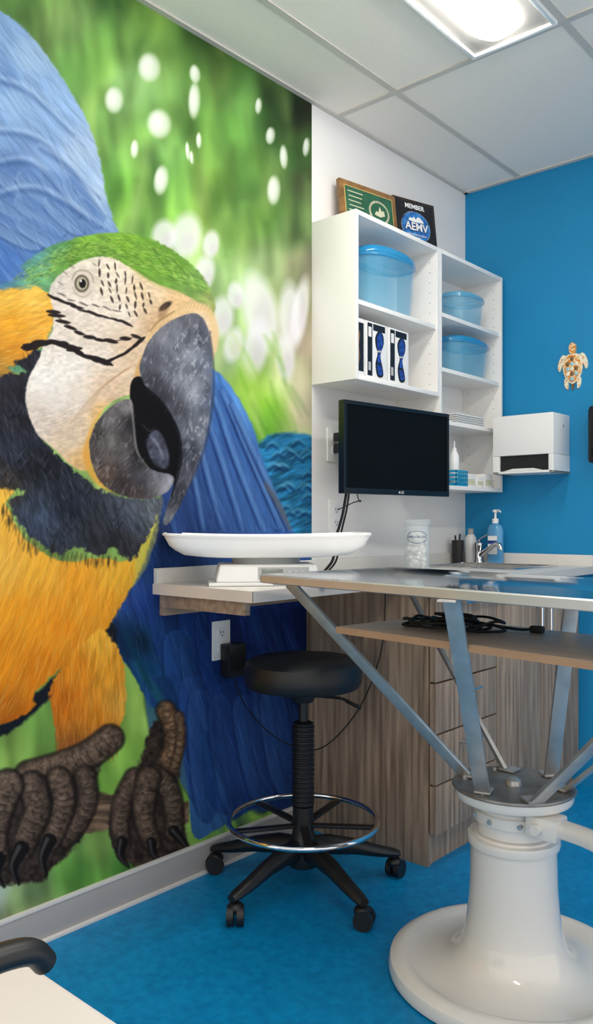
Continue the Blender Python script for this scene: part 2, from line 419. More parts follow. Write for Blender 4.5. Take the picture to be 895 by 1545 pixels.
# neighbouring blue bird, upper left
ub=[(-500,-40),(-60,-20),(-6,14),(30,38),(66,78),(104,135),(134,190),(150,240),(160,295),(172,335),(182,362),(150,380),(60,410),(10,440),(-500,470)]
ubf=field([(0,40,(132,168,212)),(40,90,(156,188,222)),(80,160,(140,174,216)),(20,160,(146,180,220)),(10,110,(112,148,198)),(120,230,(162,188,218)),(60,230,(128,162,208)),(20,260,(84,118,172)),(90,290,(108,144,196)),(140,320,(132,166,204)),(40,330,(92,130,186)),(0,320,(76,108,164)),(60,370,(82,126,188)),(0,390,(72,116,184)),(130,350,(94,128,180)),(0,200,(126,162,208)),(150,290,(166,190,218))])
P(ub,lambda u,v:ubf(u,v)*(.88+.24*dirn(u,v,52,48,4,3,3))[...,None],2,2,8)
for (x,y,an,l,w) in [(-10,250,38,100,34),(30,262,42,90,32),(66,262,50,84,28),(-15,290,34,100,34),(26,300,36,90,32),(70,300,44,76,28),(100,270,56,74,26),(118,300,50,54,22),(-15,330,28,90,34),(30,335,30,80,30)]:
    FE(x,y,an,l,w,(92,130,190),(46,72,124),(150,184,222),.6,.9)
for (a,b,c_) in [((-20,200),(60,215),(150,300)),((-20,255),(50,250),(120,330)),((-10,300),(60,290),(160,350)),((-20,120),(40,140),(110,205)),((60,225),(110,262),(158,330))]:
    PL([a,b,c_],3.4,(54,86,140),.5,3.6); PL([(p[0],p[1]-8) for p in (a,b,c_)],2.8,(190,212,236),.4,3.4)
scatter(ub,700,52,30,.7,[(176,202,232),(90,128,186),(70,104,164),(152,184,222)],.26,16)
# main blue wing
wg=[(255,600),(300,556),(326,560),(350,586),(380,640),(398,700),(418,748),(440,800),(470,860),(475,1240),(400,1216),(330,1250),(293,1264),(284,1200),(272,1120),(262,1075),(228,1066),(196,1010),(168,975),(150,930),(190,880),(224,800),(244,740)]
wf=field([(320,590,(76,126,196)),(345,620,(92,146,210)),(330,680,(74,122,192)),(370,700,(70,118,192)),(300,720,(66,106,174)),(270,760,(46,76,134)),(410,780,(60,102,174)),(350,780,(86,130,194)),(250,800,(30,46,88)),(240,850,(32,60,118)),(300,850,(58,100,174)),(400,850,(52,88,164)),
(190,900,(40,72,140)),(230,920,(32,62,134)),(180,960,(18,44,80)),(220,1010,(24,76,122)),(260,1000,(46,94,166)),(300,960,(32,62,140)),(360,950,(26,52,126)),(430,950,(20,42,100)),(300,1080,(48,88,164)),(360,1050,(34,66,138)),(430,1080,(20,44,98)),(300,1180,(56,102,172)),(370,1180,(42,78,148)),(450,1180,(20,40,86)),(300,1240,(56,102,156)),(210,970,(14,38,62)),(330,1120,(32,68,148)),(240,960,(34,90,140))])  # darkest navy low on the wing also paints in the counter's shadow
P(wg,lambda u,v:wf(u,v)*(.8+.4*dirn(u,v,68,70,6,6,3))[...,None],1.6,1.5,8)
for i in range(12):
    k=i/11; x0=318-70*k; y0=586+130*k
    cc=wf(np.array([x0+30]),np.array([y0+80]))[0]
    FE(x0+8,y0,66+10*k,235-60*k,34,cc*.9,(22,40,88),cc*1.22,.68,.9)
for (a,b,c_) in [((330,590),(372,690),(420,800)),((318,600),(352,700),(392,800)),((300,610),(330,700),(360,800)),((290,640),(310,730),(330,800)),((275,670),(290,740),(300,800)),((345,610),(385,700),(432,800))]:
    PL([a,b,c_],1.8,(22,42,94),.65,1.5); PL([(a[0]+6,a[1]),(b[0]+7,b[1]),(c_[0]+7,c_[1])],2.6,(134,178,228),.42,2.4)
PL([(400,730),(420,762),(438,800)],4,(96,96,98),.7,2)
for r in range(4):
    for k in range(6):
        x=190+k*50+(r%2)*25+rng.uniform(-6,6); y=890+r*66+k*6+rng.uniform(-8,8)
        if x<200+r*16 or x>455: continue
        cb=wf(np.array([x]),np.array([y+30]))[0]
        FE(x,y,80-r*1.5+rng.uniform(-9,9),125,50,cb*.8,cb*.32,cb*1.38,.52,.95)
for (x,y,an,l) in [(300,1050,86,190),(330,1056,82,180),(366,1056,79,170),(408,1044,82,160)]:
    FE(x,y,an,l,42,(36,72,142),(10,22,56),(66,116,188),.62)
for i in range(30):
    x=rng.uniform(215,450); y=rng.uniform(890,1200); t=math.radians(rng.uniform(66,90)); l=rng.uniform(60,130)
    if y>1060 and x<295: continue
    ST((x,y),(x+math.cos(t)*l,y+math.sin(t)*l),rng.uniform(3,6),[(74,124,196),(12,26,66),(40,104,156),(20,40,96)][i%4],.26,4)
scatter(wg,1300,72,30,.6,[(108,158,220),(22,46,106),(64,112,190),(16,32,78)],.2,9,.6)
PL([(205,1000),(238,1050),(262,1080)],6,(40,108,116),.6,3); PL([(186,950),(205,990),(228,1040)],5,(14,60,84),.7,3)
# toes and claws
def TOE(pts,w,base=(110,90,76),sd=1,w2=None):
    w2=w if w2 is None else w2
    PL(pts,w*1.06,(24,19,18),.9,2.6,w2=w2*1.06)
    PL(pts,w*.86,lambda u,v:np.array(base)*.84*(.3+1.3*fbm(u/6,v/6,sd,4))[...,None],.95,3.4,w2=w2*.86)
    PL([(p[0]-w*.2,p[1]-w*.3) for p in pts],w*.42,lambda u,v:np.array((156,132,112))*(.35+1.2*fbm(u/5,v/4,sd+2,4))[...,None],.5,w*.45,w2=w2*.4)
    q=cat_rom(pts,8); acc=0
    for i in range(1,len(q)):
        dd=q[i]-q[i-1]; L=np.hypot(*dd); acc+=L
        if acc>8*rng.uniform(.7,1.5):
            acc=0; t=dd/(L+1e-6); n=np.array([-t[1],t[0]]); k=i/len(q); ww=(w+(w2-w)*k)*.8; p=q[i]
            s0,s1=(rng.uniform(-1,-.3),rng.uniform(.3,1))
            PL([p+n*ww*s0,p+t*rng.uniform(1,4),p+n*ww*s1],1.0,(28,21,19),.4,1.3,3); PL([p+n*ww*s0-t*2.6,p-t*.4,p+n*ww*.2-t*2.6],1.0,(184,162,140),.22,1.3,3)
def CLAW(pts,w):
    PL(pts,w,(20,18,19),.95,1.6,w2=2); PL([(p[0]-w*.3,p[1]-w*.2) for p in pts],w*.28,(120,114,114),.55,1.8,w2=.4)
brk=lambda b,sd:(lambda u,v:np.array(b)*(.35+1.2*fbm(u/7,v/7,sd,4))[...,None])
P([(104,1192),(150,1196),(200,1204),(300,1214),(300,1240),(200,1244),(150,1254),(104,1256)],lambda u,v:np.array([112,90,72])*(.3+1.3*dirn(u,v,4,30,6,3,4))[...,None],2.2,3,7,amod=lambda u,v:(u<284)*1.0)
P([(232,1090),(262,1100),(272,1150),(266,1210),(284,1276),(250,1296),(200,1306),(172,1286),(164,1240),(180,1196),(206,1160)],brk([62,50,44],2),2.5,4,7)
TOE([(250,1072),(262,1110),(252,1150),(228,1176)],15,(144,104,70),3)
TOE([(270,1080),(272,1120),(262,1160)],7,(140,104,74),4)
TOE([(232,1170),(254,1190),(262,1226),(262,1258)],18,(92,75,64),6,14); CLAW([(262,1254),(276,1270),(288,1288)],9)
TOE([(204,1176),(188,1204),(180,1240),(184,1274)],18,(88,70,60),5,13); CLAW([(184,1270),(182,1292),(194,1308)],9)
TOE([(224,1174),(216,1212),(220,1248),(230,1272)],19,(104,84,70),8,14); CLAW([(228,1270),(232,1290),(246,1302)],8)
# dark underside, chest and leg
P([(-60,1120),(0,1088),(60,1040),(96,1004),(150,940),(176,952),(160,1000),(110,1020),(60,1068),(20,1100),(-60,1140)],(22,28,38),2.5,3,8)
chest=[(-500,700),(-20,730),(8,760),(36,812),(90,846),(150,842),(196,846),(212,800),(236,770),(232,800),(216,850),(196,890),(168,938),(140,975),(96,1004),(50,1046),(0,1094),(-500,1240)]
chf=field([(0,770,(252,194,72)),(10,850,(250,190,76)),(60,860,(248,182,58)),(120,880,(246,164,42)),(170,860,(238,178,54)),(220,820,(206,196,78)),(30,930,(246,160,36)),(90,950,(240,148,30)),(150,930,(232,154,40)),(0,1000,(238,146,26)),(60,1010,(224,128,22)),(0,1080,(190,102,20)),(-40,900,(250,180,58))])
P(chest,lambda u,v:chf(u,v)*(.88+.24*dirn(u,v,112,44,5,6,3))[...,None],1.8,3,7)
scatter(chest,2200,112,24,.6,[(255,214,124),(212,122,26),(252,182,56),(255,198,88),(202,108,22)],.22,12,.6,anf=lambda x,y:100+ (110-x)*.12+(y-900)*.03)
P([(214,800),(236,768),(238,800),(222,850),(200,885),(205,850)],(206,204,92),2,2,al=.5)
leg=[(112,985),(148,950),(168,965),(186,1000),(190,1050),(182,1095),(166,1126),(138,1140),(108,1150),(88,1130),(80,1086),(74,1040),(92,1010)]
lgf=field([(150,970,(242,178,58)),(120,1010,(230,140,32)),(160,1020,(238,162,46)),(100,1060,(204,110,24)),(140,1080,(224,136,34)),(180,1060,(234,170,66)),(110,1130,(150,88,36)),(150,1110,(184,114,44))])
P(leg,lambda u,v:lgf(u,v)*(.84+.32*dirn(u,v,92,28,4,2,3))[...,None],1.6,4,5)
scatter(leg,420,92,22,.6,[(255,200,100),(168,86,18),(248,160,46)],.28,10,.6)
for i in range(16): ST((84+i*6,1112+4*math.sin(i)),(86+i*6,1146+6*math.sin(i*2)),2,(150,90,40),.6,1.5)
# left foot
P([(-500,1200),(-20,1190),(30,1160),(110,1140),(150,1130),(140,1200),(124,1260),(76,1312),(10,1334),(-500,1334)],brk([56,46,41],4),3,4,7)
TOE([(166,1114),(134,1138),(92,1156),(44,1170)],21,(116,94,78),9,23)
TOE([(128,1172),(132,1206),(118,1242),(98,1266)],17,(84,68,59),2,13)
TOE([(88,1176),(96,1210),(86,1246),(76,1270)],20,(100,82,70),3,15); CLAW([(74,1268),(64,1296),(70,1320)],11)
TOE([(48,1186),(56,1220),(42,1256),(34,1280)],23,(94,78,68),5,17); CLAW([(32,1280),(20,1308),(28,1334)],12)
TOE([(12,1184),(0,1216),(-10,1262),(-4,1296)],24,(110,92,80),6,18); CLAW([(-2,1296),(-6,1318),(6,1338)],11)
# head : crown, yellow neck, black throat
head=[(-500,470),(0,428),(30,402),(70,374),(110,360),(150,352),(200,353),(240,366),(275,388),(302,412),(318,440),(324,470),(300,500),(200,600),(60,560),(-500,600)]
hf=field([(0,430,(80,134,170)),(30,408,(86,144,150)),(60,390,(94,154,150)),(90,372,(84,144,100)),(130,362,(126,176,60)),(180,368,(118,168,52)),(220,385,(110,158,54)),(260,400,(102,150,56)),(295,430,(116,158,78)),(315,455,(150,166,98)),(90,400,(108,160,74)),(110,385,(96,142,46)),(160,385,(98,142,54)),(50,415,(116,178,120))])
P(head,lambda u,v:hf(u,v)*(.82+.36*dirn(u,v,25,12,3.5,3,3))[...,None],1.6,2,5)
scatter([(20,420),(100,366),(180,358),(250,378),(318,440),(300,440),(230,410),(150,388),(90,402),(60,430)],900,20,9,.7,[(168,206,86),(66,110,34),(136,184,62),(196,218,122),(62,98,46)],.36,26,.6,anf=lambda x,y:-25+ (x-60)*.26)
yn=[(-500,420),(0,436),(40,430),(66,438),(80,456),(78,490),(66,518),(40,540),(10,556),(-20,575),(-500,590)]
ynf=field([(0,450,(246,194,78)),(50,450,(248,198,88)),(20,490,(242,170,48)),(60,490,(244,178,66)),(20,530,(224,150,44)),(0,560,(180,134,56))])
P(yn,lambda u,v:ynf(u,v)*(.86+.26*dirn(u,v,160,16,4,4,3))[...,None],2.4,4,6)
scatter(yn,420,165,16,.7,[(255,224,132),(206,130,30),(250,182,68)],.28,14,.6)
thr=[(-500,575),(0,566),(22,548),(56,528),(62,548),(46,590),(46,630),(70,670),(110,708),(150,738),(200,752),(244,752),(232,790),(216,820),(196,846),(170,826),(150,838),(112,826),(88,836),(50,812),(28,790),(12,756),(0,736),(-500,720)]
thf=field([(0,600,(40,38,46)),(30,620,(34,34,42)),(20,680,(42,46,60)),(60,700,(28,30,38)),(100,760,(32,36,48)),(60,780,(60,72,92)),(150,790,(44,46,54)),(200,780,(74,80,94)),(220,770,(94,100,108)),(180,820,(38,38,42)),(0,730,(60,52,44))])
P(thr,lambda u,v:thf(u,v)*(.65+.75*dirn(u,v,70,16,4.5,6,3))[...,None],2,5,6)
for i in range(40):
    x=rng.uniform(0,200); y=600+rng.uniform(0,200)
    if not inpoly(thr,np.array([x]),np.array([y]))[0] or not inpoly(thr,np.array([x]),np.array([y+26]))[0]: continue
    PL([(x-8,y+4),(x,y+16),(x+9,y+3)],1.4,(96,106,126),.3,2); PL([(x-8,y+8),(x,y+20),(x+9,y+7)],1.6,(10,10,14),.4,2)
scatter(thr,1000,70,15,.7,[(12,12,16),(90,98,118),(22,24,30),(58,66,84),(112,118,132)],.26,16,.6,anf=lambda x,y:72-(x-60)*.04)
scatter([(6,752),(34,800),(60,820),(112,834),(196,846),(190,852),(100,850),(40,832),(0,780)],80,92,15,1.3,[(30,28,30),(46,38,32)],.4,12,1.4)
# face patch
face=[(74,440),(84,420),(104,404),(130,391),(164,388),(196,404),(226,424),(262,438),(292,452),(312,470),(326,500),(322,540),(300,560),(240,560),(214,590),(180,600),(150,624),(134,660),(136,706),(112,706),(80,676),(54,652),(38,606),(44,568),(58,542),(66,520),(78,500),(80,470)]
ff=field([(90,430,(222,212,200)),(130,400,(226,216,198)),(120,455,(236,224,212)),(170,420,(234,218,198)),(220,440,(228,204,168)),(270,460,(222,186,136)),(310,490,(228,200,164)),(240,490,(202,168,130)),(180,470,(234,220,204)),(200,530,(222,196,166)),(150,530,(234,220,206)),(110,550,(242,234,226)),(80,600,(238,230,222)),(70,570,(246,240,232)),(120,610,(228,212,198)),(160,590,(218,190,162)),(110,660,(224,202,176)),(130,690,(220,176,116)),(60,630,(222,208,196)),(150,620,(224,182,120))])
P(face,lambda u,v:ff(u,v)*(.86+.28*fbm(u/6,v/3.5,6,4))[...,None],1.2,1.2,4)
for i in range(22):
    k=i/21; j=rng.uniform(-3,3); PL([(44+k*34,600+k*70+j),(82+k*24,588+k*74),(120+k*10,570+k*84+j)],.9,(188,164,146),.36,1.0)
for i in range(14):
    k=i/13; PL([(104+k*30,640-k*20),(140+k*20,596-k*16),(190+k*14,556-k*6)],.9,(196,162,130),.34,1.1)
for i in range(12):
    k=i/11; PL([(146+k*64,503+k*4),(172+k*52,528),(162+k*44,554+k*6)],.9,(196,164,132),.34,1.1)
for i in range(10):
    k=i/9; PL([(96,470+k*40),(140,486+k*40),(190,498+k*30)],.8,(204,184,166),.3,1.1)
E(100,590,40,30,(252,246,240),1.2,.35)
PL([(138,650),(130,690),(150,728),(190,744)],5.5,(226,164,70),.85,2.5); PL([(152,622),(138,648),(134,680)],3.5,(232,178,92),.8,2)
PL([(222,512),(246,482),(282,464),(312,468),(325,500),(324,530)],6,(230,198,146),.9,2.5); PL([(214,540),(206,566),(206,590)],4,(208,156,84),.7,2)
for i in range(18):
    k=i/17; a=(226+k*96,506-math.sin(k*2.2)*46); PL([(a[0]-3,a[1]+5),(a[0],a[1]-1),(a[0]+4,a[1]-6)],.8,(176,138,98),.4,1)
E(249,462,11,4.5,(48,38,34),.5,.95,-35); E(246,470,6,12,(120,88,62),.9,.45,20); PL([(226,500),(240,484),(262,470)],1.6,(130,94,64),.6,1.4)
PL([(196,404),(232,428),(280,444)],2,(190,180,114),.6,2)
def row(pts,n,ln,w,ang,al=.95,line=.6):
    if line: PL(pts,w*.55,(56,44,40),line,1.0)
    q=cat_rom(pts,20); 
    for i in range(n):
        p=q[int(i*(len(q)-1)/(n-1))]; t=math.radians(ang+rng.uniform(-12,12)); l=ln*rng.uniform(.7,1.25); p=p+rng.uniform(-.8,.8,2)
        ST((p[0]-math.cos(t)*l/2,p[1]-math.sin(t)*l/2),(p[0]+math.cos(t)*l/2,p[1]+math.sin(t)*l/2),w*rng.uniform(.75,1.2),(32,25,25),al,.8)
row([(78,448),(104,458),(128,470),(158,478),(190,488)],9,19,2.1,20)
row([(80,470),(98,488),(128,506),(164,515),(206,508)],10,21,2.8,16)
row([(40,526),(62,518),(88,517),(112,527)],9,20,5.0,2)
row([(112,529),(136,541),(160,547)],6,20,3.4,24)
row([(164,544),(186,534),(212,514)],7,18,2.6,-30)
row([(92,444),(120,458),(150,462),(176,470)],6,12,1.2,18,.6,.2)
for k,(x,y0,n) in enumerate([(150,400,4),(162,400,5),(174,404,6),(187,411,6),(200,421,5),(213,432,4),(225,443,2)]):
    y=y0+rng.uniform(-3,3)
    for j in range(n):
        l=rng.uniform(7,13); sx=rng.uniform(-1,3.5); xx=x+j*1.2+rng.uniform(-1.6,1.6)
        ST((xx-sx*.5,y-l/2),(xx+sx,y+l/2),rng.uniform(1.0,2.1),(50,40,35),.88,.8); y+=l+rng.uniform(1,5)
for (x,y) in [(98,412),(91,428),(95,446),(108,402),(142,399)]: ST((x-4,y-3),(x+4,y+3),1.1,(100,88,78),.5,.9)
# eye
E(124,429,18,21,(206,192,176),.8,.7)
PL([(108,422),(114,411),(126,408),(137,414),(141,427)],1.1,(112,96,84),.55,1.2); PL([(109,433),(115,444),(127,448),(138,440)],1.0,(140,122,108),.45,1.3)
E(123,428,10.8,12.8,(58,48,42),.25,.95); E(123,428,8.6,10.4,(182,176,148),.3,1); E(124,428,5.2,6.8,(16,14,14),.25,1); E(121.5,424,1.5,2,(250,250,250),.4,.9)
# mouth + tongue
P([(196,582),(212,568),(240,590),(264,630),(278,690),(268,730),(236,718),(212,696),(200,640)],(9,8,10),1.2)
P([(220,668),(228,652),(238,650),(248,664),(255,690),(252,706),(240,706),(228,694)],lambda u,v:np.array([84,86,104])*(.45+.8*fbm(u/5,v/7,2,3))[...,None],2.0)
PL([(228,660),(238,672),(246,692)],2,(146,150,170),.6,2); PL([(214,640),(224,650),(232,646)],1.2,(90,84,88),.5,1.4)
# lower beak
lb=[(134,678),(139,650),(152,628),(170,611),(190,602),(200,609),(203,642),(208,680),(222,704),(242,713),(257,716),(262,725),(252,742),(226,752),(198,751),(170,742),(146,720)]
lbf=field([(146,660,(62,56,56)),(165,630,(98,94,96)),(188,612,(130,126,128)),(200,640,(38,36,40)),(166,672,(116,112,110)),(186,690,(92,88,90)),(160,712,(88,70,60)),(215,724,(66,66,74)),(236,718,(116,116,126)),(252,728,(154,154,164)),(205,745,(72,60,58)),(208,690,(30,28,32)),(182,732,(58,50,50)),(150,690,(80,74,74))])
P(lb,lambda u,v:lbf(u,v)*(.70+.55*fbm(u/8,v/12,3,5))[...,None],1.1,1.0,5)
flakes(lb,0,.62,(168,164,162),.35,6,12,4); scatter(lb,120,-52,12,.5,[(176,172,168),(36,34,36),(130,126,124)],.4,16,.6)
PL([(196,604),(201,640),(206,680),(224,706)],1.4,(160,156,156),.55,1.2)
# upper beak
ubk=[(210,560),(214,538),(226,512),(248,490),(276,476),(298,474),(312,492),(319,530),(319,590),(314,640),(302,690),(284,735),(266,772),(252,792),(246,786),(253,760),(265,722),(271,690),(268,656),(257,627),(240,603),(222,588)]
ubf2=field([(222,545,(80,82,92)),(230,578,(56,56,64)),(250,510,(122,124,134)),(285,488,(108,110,120)),(308,505,(82,86,100)),(285,535,(140,144,156)),(255,550,(94,96,106)),(245,600,(46,46,54)),(292,590,(162,166,178)),(314,600,(88,96,116)),(268,620,(76,78,88)),(298,650,(118,124,138)),(278,680,(58,60,70)),(288,715,(76,78,90)),(268,750,(52,54,62)),(252,785,(98,100,108)),(314,550,(96,104,122)),(270,575,(124,128,140))])
P(ubk,lambda u,v:ubf2(u,v)*(.76+.46*fbm(u/9,v/16,8,5))[...,None],1.1,.8,5)
flakes(ubk,0,.64,(206,208,216),.34,5,10,5); flakes(ubk,0,.66,(44,46,56),.36,10,20,9); flakes([(264,510),(306,505),(314,600),(300,690),(280,690),(286,620),(270,560)],0,.58,(222,224,230),.36,3.5,6,2)
scatter(ubk,160,-62,14,.45,[(214,214,220),(56,56,64),(180,184,194)],.34,18,.6)
PL([(316,500),(322,560),(319,620),(306,684),(284,738)],1.8,(60,66,82),.7,1.6)
PL([(216,582),(240,603),(258,629),(270,658),(272,700),(258,750)],2.0,(14,14,18),.9,1.2)
PL([(212,566),(236,572),(262,594),(280,630)],3,(58,58,68),.35,3.5)
# to mesh
C=np.clip(C,0,255)
lc=lin(C)*.86
me=bpy.data.meshes.new('wall_mural')
co3=np.zeros((NX,NZ,3)); co3[...,0]=.0015; co3[...,1]=ys[:,None]; co3[...,2]=Z[None,:]
me.vertices.add(NX*NZ); me.vertices.foreach_set('co',co3.reshape(-1))
I,J=np.meshgrid(np.arange(NX-1),np.arange(NZ-1),indexing='ij'); a=(I*NZ+J).ravel()
q=np.stack([a,a+NZ,a+NZ+1,a+1],1).ravel(); nf=len(a)
me.loops.add(nf*4); me.loops.foreach_set('vertex_index',q)
me.polygons.add(nf); me.polygons.foreach_set('loop_start',np.arange(nf)*4)
me.update(calc_edges=True); me.validate()
at=me.color_attributes.new('paint','FLOAT_COLOR','POINT')
rgba=np.ones((NX*NZ,4)); rgba[:,:3]=lc.reshape(-1,3); at.data.foreach_set('color',rgba.ravel().astype(np.float32))
mm=bpy.data.materials.new('printed_vinyl'); mm.use_nodes=True; nt=mm.node_tree
an=nt.nodes.new('ShaderNodeAttribute'); an.attribute_name='paint'
nt.links.new(an.outputs['Color'],nt.nodes['Principled BSDF'].inputs['Base Color']); nt.nodes['Principled BSDF'].inputs['Roughness'].default_value=.6
nt.nodes['Principled BSDF'].inputs['Specular IOR Level'].default_value=.12
me.materials.append(mm)
mo=bpy.data.objects.new('wall_mural',me); COL.objects.link(mo)
mo['label']='large printed mural of a blue and yellow macaw'; mo['category']='wall mural'
# ---------------------------------------------------------------- ceiling lights
def ceiling_light(x0,x1,y0,y1,label):
    T=Thing('ceiling_light',label,'ceiling light',((x0+x1)/2,(y0+y1)/2,H-.02),world=True,group='recessed ceiling light fixtures')
    g=G(); w=.014
    for b in ((x0,x1,y0,y0+w),(x0,x1,y1-w,y1),(x0,x0+w,y0+w,y1-w),(x1-w,x1,y0+w,y1-w)): g.box(*b,H-.016,H-.001,0,.002)
    T.part('frame',g,m_whitep)
    T.part('reflector',G().box(x0+w,x1-w,y0+w,y1-w,H-.006,H-.002),m_refl)
    cx=(x0+x1)/2; g=G(); rs=[]
    ya,yb=y0+.06,y1-.06
    for y,s in ((ya,.05),(ya+.006,.45),(ya+.02,.8),(ya+.05,1),(yb-.05,1),(yb-.02,.8),(yb-.006,.45),(yb,.05)):
        rs.append([(cx-math.cos(math.pi*k/14)*.070*s,y,H-.007-math.sin(math.pi*k/14)*.036*s) for k in range(15)])
    g.rings(rs); T.part('diffuser',g,m_emit2)
ceiling_light(.583,.869,-2.156,-.966,'slim fluorescent fixture added out of view to light the room')
ceiling_light(1.803,2.089,-2.156,-.966,'slim fluorescent fixture added out of view to light the room')  # copy of the visible fixture, added out of view for more room light
ceiling_light(1.803,2.089,-3.376,-2.186,'slim fluorescent fixture added out of view to light the room')  # another added, unseen copy that brightens the camera end of the room
# ---------------------------------------------------------------- wall shelves
SD=.20
def shelf_unit(y0,y1,z0,z1,shelves,label):
    T=Thing('wall_shelf_unit',label,'shelf',(SD/2,(y0+y1)/2,z0),world=True)
    t=.016
    T.part('back_panel',G().box(.001,.009,y0+t,y1-t,z0+t,z1-t),m_lam2)
    for y in (y0,y1-t): T.part('side_panel',G().box(.001,SD,y,y+t,z0,z1,0,.0008),m_lam)
    for z in (z0,z1-t): T.part('horizontal_panel',G().box(.001,SD,y0+t,y1-t,z,z+t,0,.0008),m_lam)
    for z in shelves: T.part('shelf',G().box(.009,SD-.006,y0+t,y1-t,z-t,z,0,.0008),m_lam)
    g=G()
    for k in range(int((z1-z0)/.04)-1):
        z=z0+.05+k*.04
        if any(abs(z-s)<.02 for s in shelves): continue
        for x in (.04,SD-.035): g.cyl((x,y1-t-.0006,z),(x,y1-t+.0002,z),.0025,seg=8)
    T.part('peg_holes',g,m_greyp,kind='stuff')
    return T
shelf_unit(-1.089,-.547,1.584,2.168,[1.863],'white wall-mounted open shelf unit holding a large tub and boxes')
shelf_unit(-.545,-.024,1.222,2.168,[1.922,1.705,1.497],'tall white open shelf unit holding plastic tubs and supplies')
def tub(cx,cy,z,rx,ry,h,label,lm):
    T=Thing('plastic_tub',label,'storage tub',(cx,cy,z+.001),group='blue plastic tubs on the wall shelves')
    g=G(); g.lathe([(0,0),(.80,0),(.84,.006),(.95,h*.80),(.99,h*.82),(.99,h*.86)],seg=56,sx=rx,sy=ry,pw=2.5,caps=False)
    T.part('tub_body',g,m_tub)
    g=G(); g.lathe([(.955,h*.81),(1.0,h*.82),(1.0,h*.845),(.975,h*.855),(1.0,h*.865),(1.0,h*.90),(.97,h*.93),(.95,h*.95),(.86,h*.95),(.84,h*.99),(.6,h),(0,h)],seg=56,sx=rx,sy=ry,pw=2.5,caps=False)
    T.part('lid',g,lm)
tub(.106,-.80,1.863,.088,.165,.236,'large translucent blue lidded tub on the top shelf',m_tublid)
tub(.106,-.23,1.922,.086,.125,.135,'small translucent tub with pale lid on the upper shelf',m_tublid2)
tub(.106,-.22,1.705,.088,.165,.165,'wide translucent blue lidded tub on the middle shelf',m_tublid)
# supply boxes
for (ya,yb,k) in ((-1.066,-1.006,0),(-1.0,-.868,1),(-.860,-.728,2)):
    w=yb-ya
    T=Thing('supply_box','white and black cardboard supply box with a blue printed picture','box',(.10,(ya+yb)/2,1.601),math.pi/2,group='supply boxes on the lower shelf')
    T.part('carton',G().box(-w/2,w/2,-.075,.075,0,.205,0,.001),m_paper)
    if k:
        T.part('printed_panel',G().box(-w/2+.012,-w/2+.040,-.0762,-.075,.012,.199),m_inkblack,label='black printed band')
        T.part('printed_panel',G().box(-.020,.052,-.0760,-.075,.176,.199),m_inkblack,label='black printed band')
        o=.014
        g=G(); pts=[(-.010,.018),(.010,.012),(.024,.022),(.020,.05),(.008,.085),(.012,.105),(.026,.135),(.024,.165),(.008,.178),(-.008,.172),(-.020,.15),(-.016,.12),(-.006,.098),(-.018,.06)]
        g.prism([tuple(p) for p in cat_rom([(p[0]*1.1+o,p[1]) for p in pts],3,True)],-.0766,-.075,'y'); T.part('printed_boot',g,m_inkblack)  # black boot shape printed behind the blue figure
        g=G(); g.prism([tuple(p) for p in cat_rom([(p[0]*.8+o+.002,p[1]*.92+.009) for p in pts],3,True)],-.0772,-.0765,'y')
        T.part('printed_picture',g,m_inkblue,label='dark blue printed picture')
        T.part('printed_band',G().prism([(o-.012,.100),(o+.014,.104),(o+.014,.110),(o-.012,.107)],-.0778,-.0771,'y'),m_letterg)
        T.part('printed_band',G().prism([(o-.014,.060),(o+.016,.056),(o+.016,.062),(o-.014,.067)],-.0778,-.0771,'y'),m_inkblack)
        T.part('printed_label',G().box(-w/2+.016,-w/2+.034,-.0768,-.0761,.15,.185),m_paper)
        T.part('printed_label',G().box(-w/2+.016,-w/2+.030,-.0768,-.0761,.03,.06),m_letterg)
    else:
        T.part('printed_panel',G().box(-.012,.024,-.0762,-.075,.02,.19),m_inkblack,label='black printed band')
        T.part('printed_picture',G().prism([(-.026,.03),(-.008,.03),(.002,.07),(-.004,.11),(.004,.15),(-.01,.17),(-.026,.16)],-.0768,-.0761,'y'),m_gold,label='tan printed picture')
# plaques
def frame_plaque(p0,p1,z,h,label,mf):
    d=Vector((p1[0]-p0[0],p1[1]-p0[1])); w=d.length; a=math.atan2(d.y,d.x)
    T=Thing('plaque',label,'plaque',((p0[0]+p1[0])/2,(p0[1]+p1[1])/2,z),a)
    T.o.rotation_euler=(math.radians(-7),0,a)
    T.part('board',G().box(-w/2,w/2,-.009,.009,0,h,0,.003),mf)
    return T,w
def disc(T,name,sx,sy,loc,m,label=None):
    g=G(); g.lathe([(0,-.0012),(1,-.0012),(1,0),(0,0)],seg=44,sx=sx,sy=sy)
    me_=g.mesh(name,m); me_.transform(Matrix.Translation(loc)@Matrix.Rotation(math.pi/2,4,'X')); return T.add(name,me_,label=label)
T,w=frame_plaque((.055,-.985),(.105,-.70),2.1695,.185,'brown wooden plaque with a dark green certificate and round emblem',m_gold)
T.part('gold_border',G().box(-w/2+.020,w/2-.020,-.0100,-.0085,.020,.165),m_goldm,label='gold inner border')
T.part('certificate_panel',G().box(-w/2+.024,w/2-.024,-.0108,-.0095,.024,.161),m_green,label='dark green printed panel')
for k in range(5): T.part('certificate_line',G().box(-w/2+.036+.004*(k%2),-.032-.006*(k%3),-.0114,-.0106,.142-.018*k,.1455-.018*k),m_cream)
disc(T,'emblem',.054,.046,(.048,-.0108,.094),m_cream,'round cream emblem')
disc(T,'emblem_centre',.044,.037,(.048,-.0122,.094),m_green)
T.part('emblem_figure',G().prism([(.020,.080),(.030,.095),(.040,.092),(.048,.116),(.058,.100),(.070,.104),(.074,.084),(.048,.074)],-.0146,-.0136,'y'),m_cream)
T,w=frame_plaque((.070,-.665),(.130,-.455),2.1695,.215,'black member plaque with an oval blue emblem',m_plq)
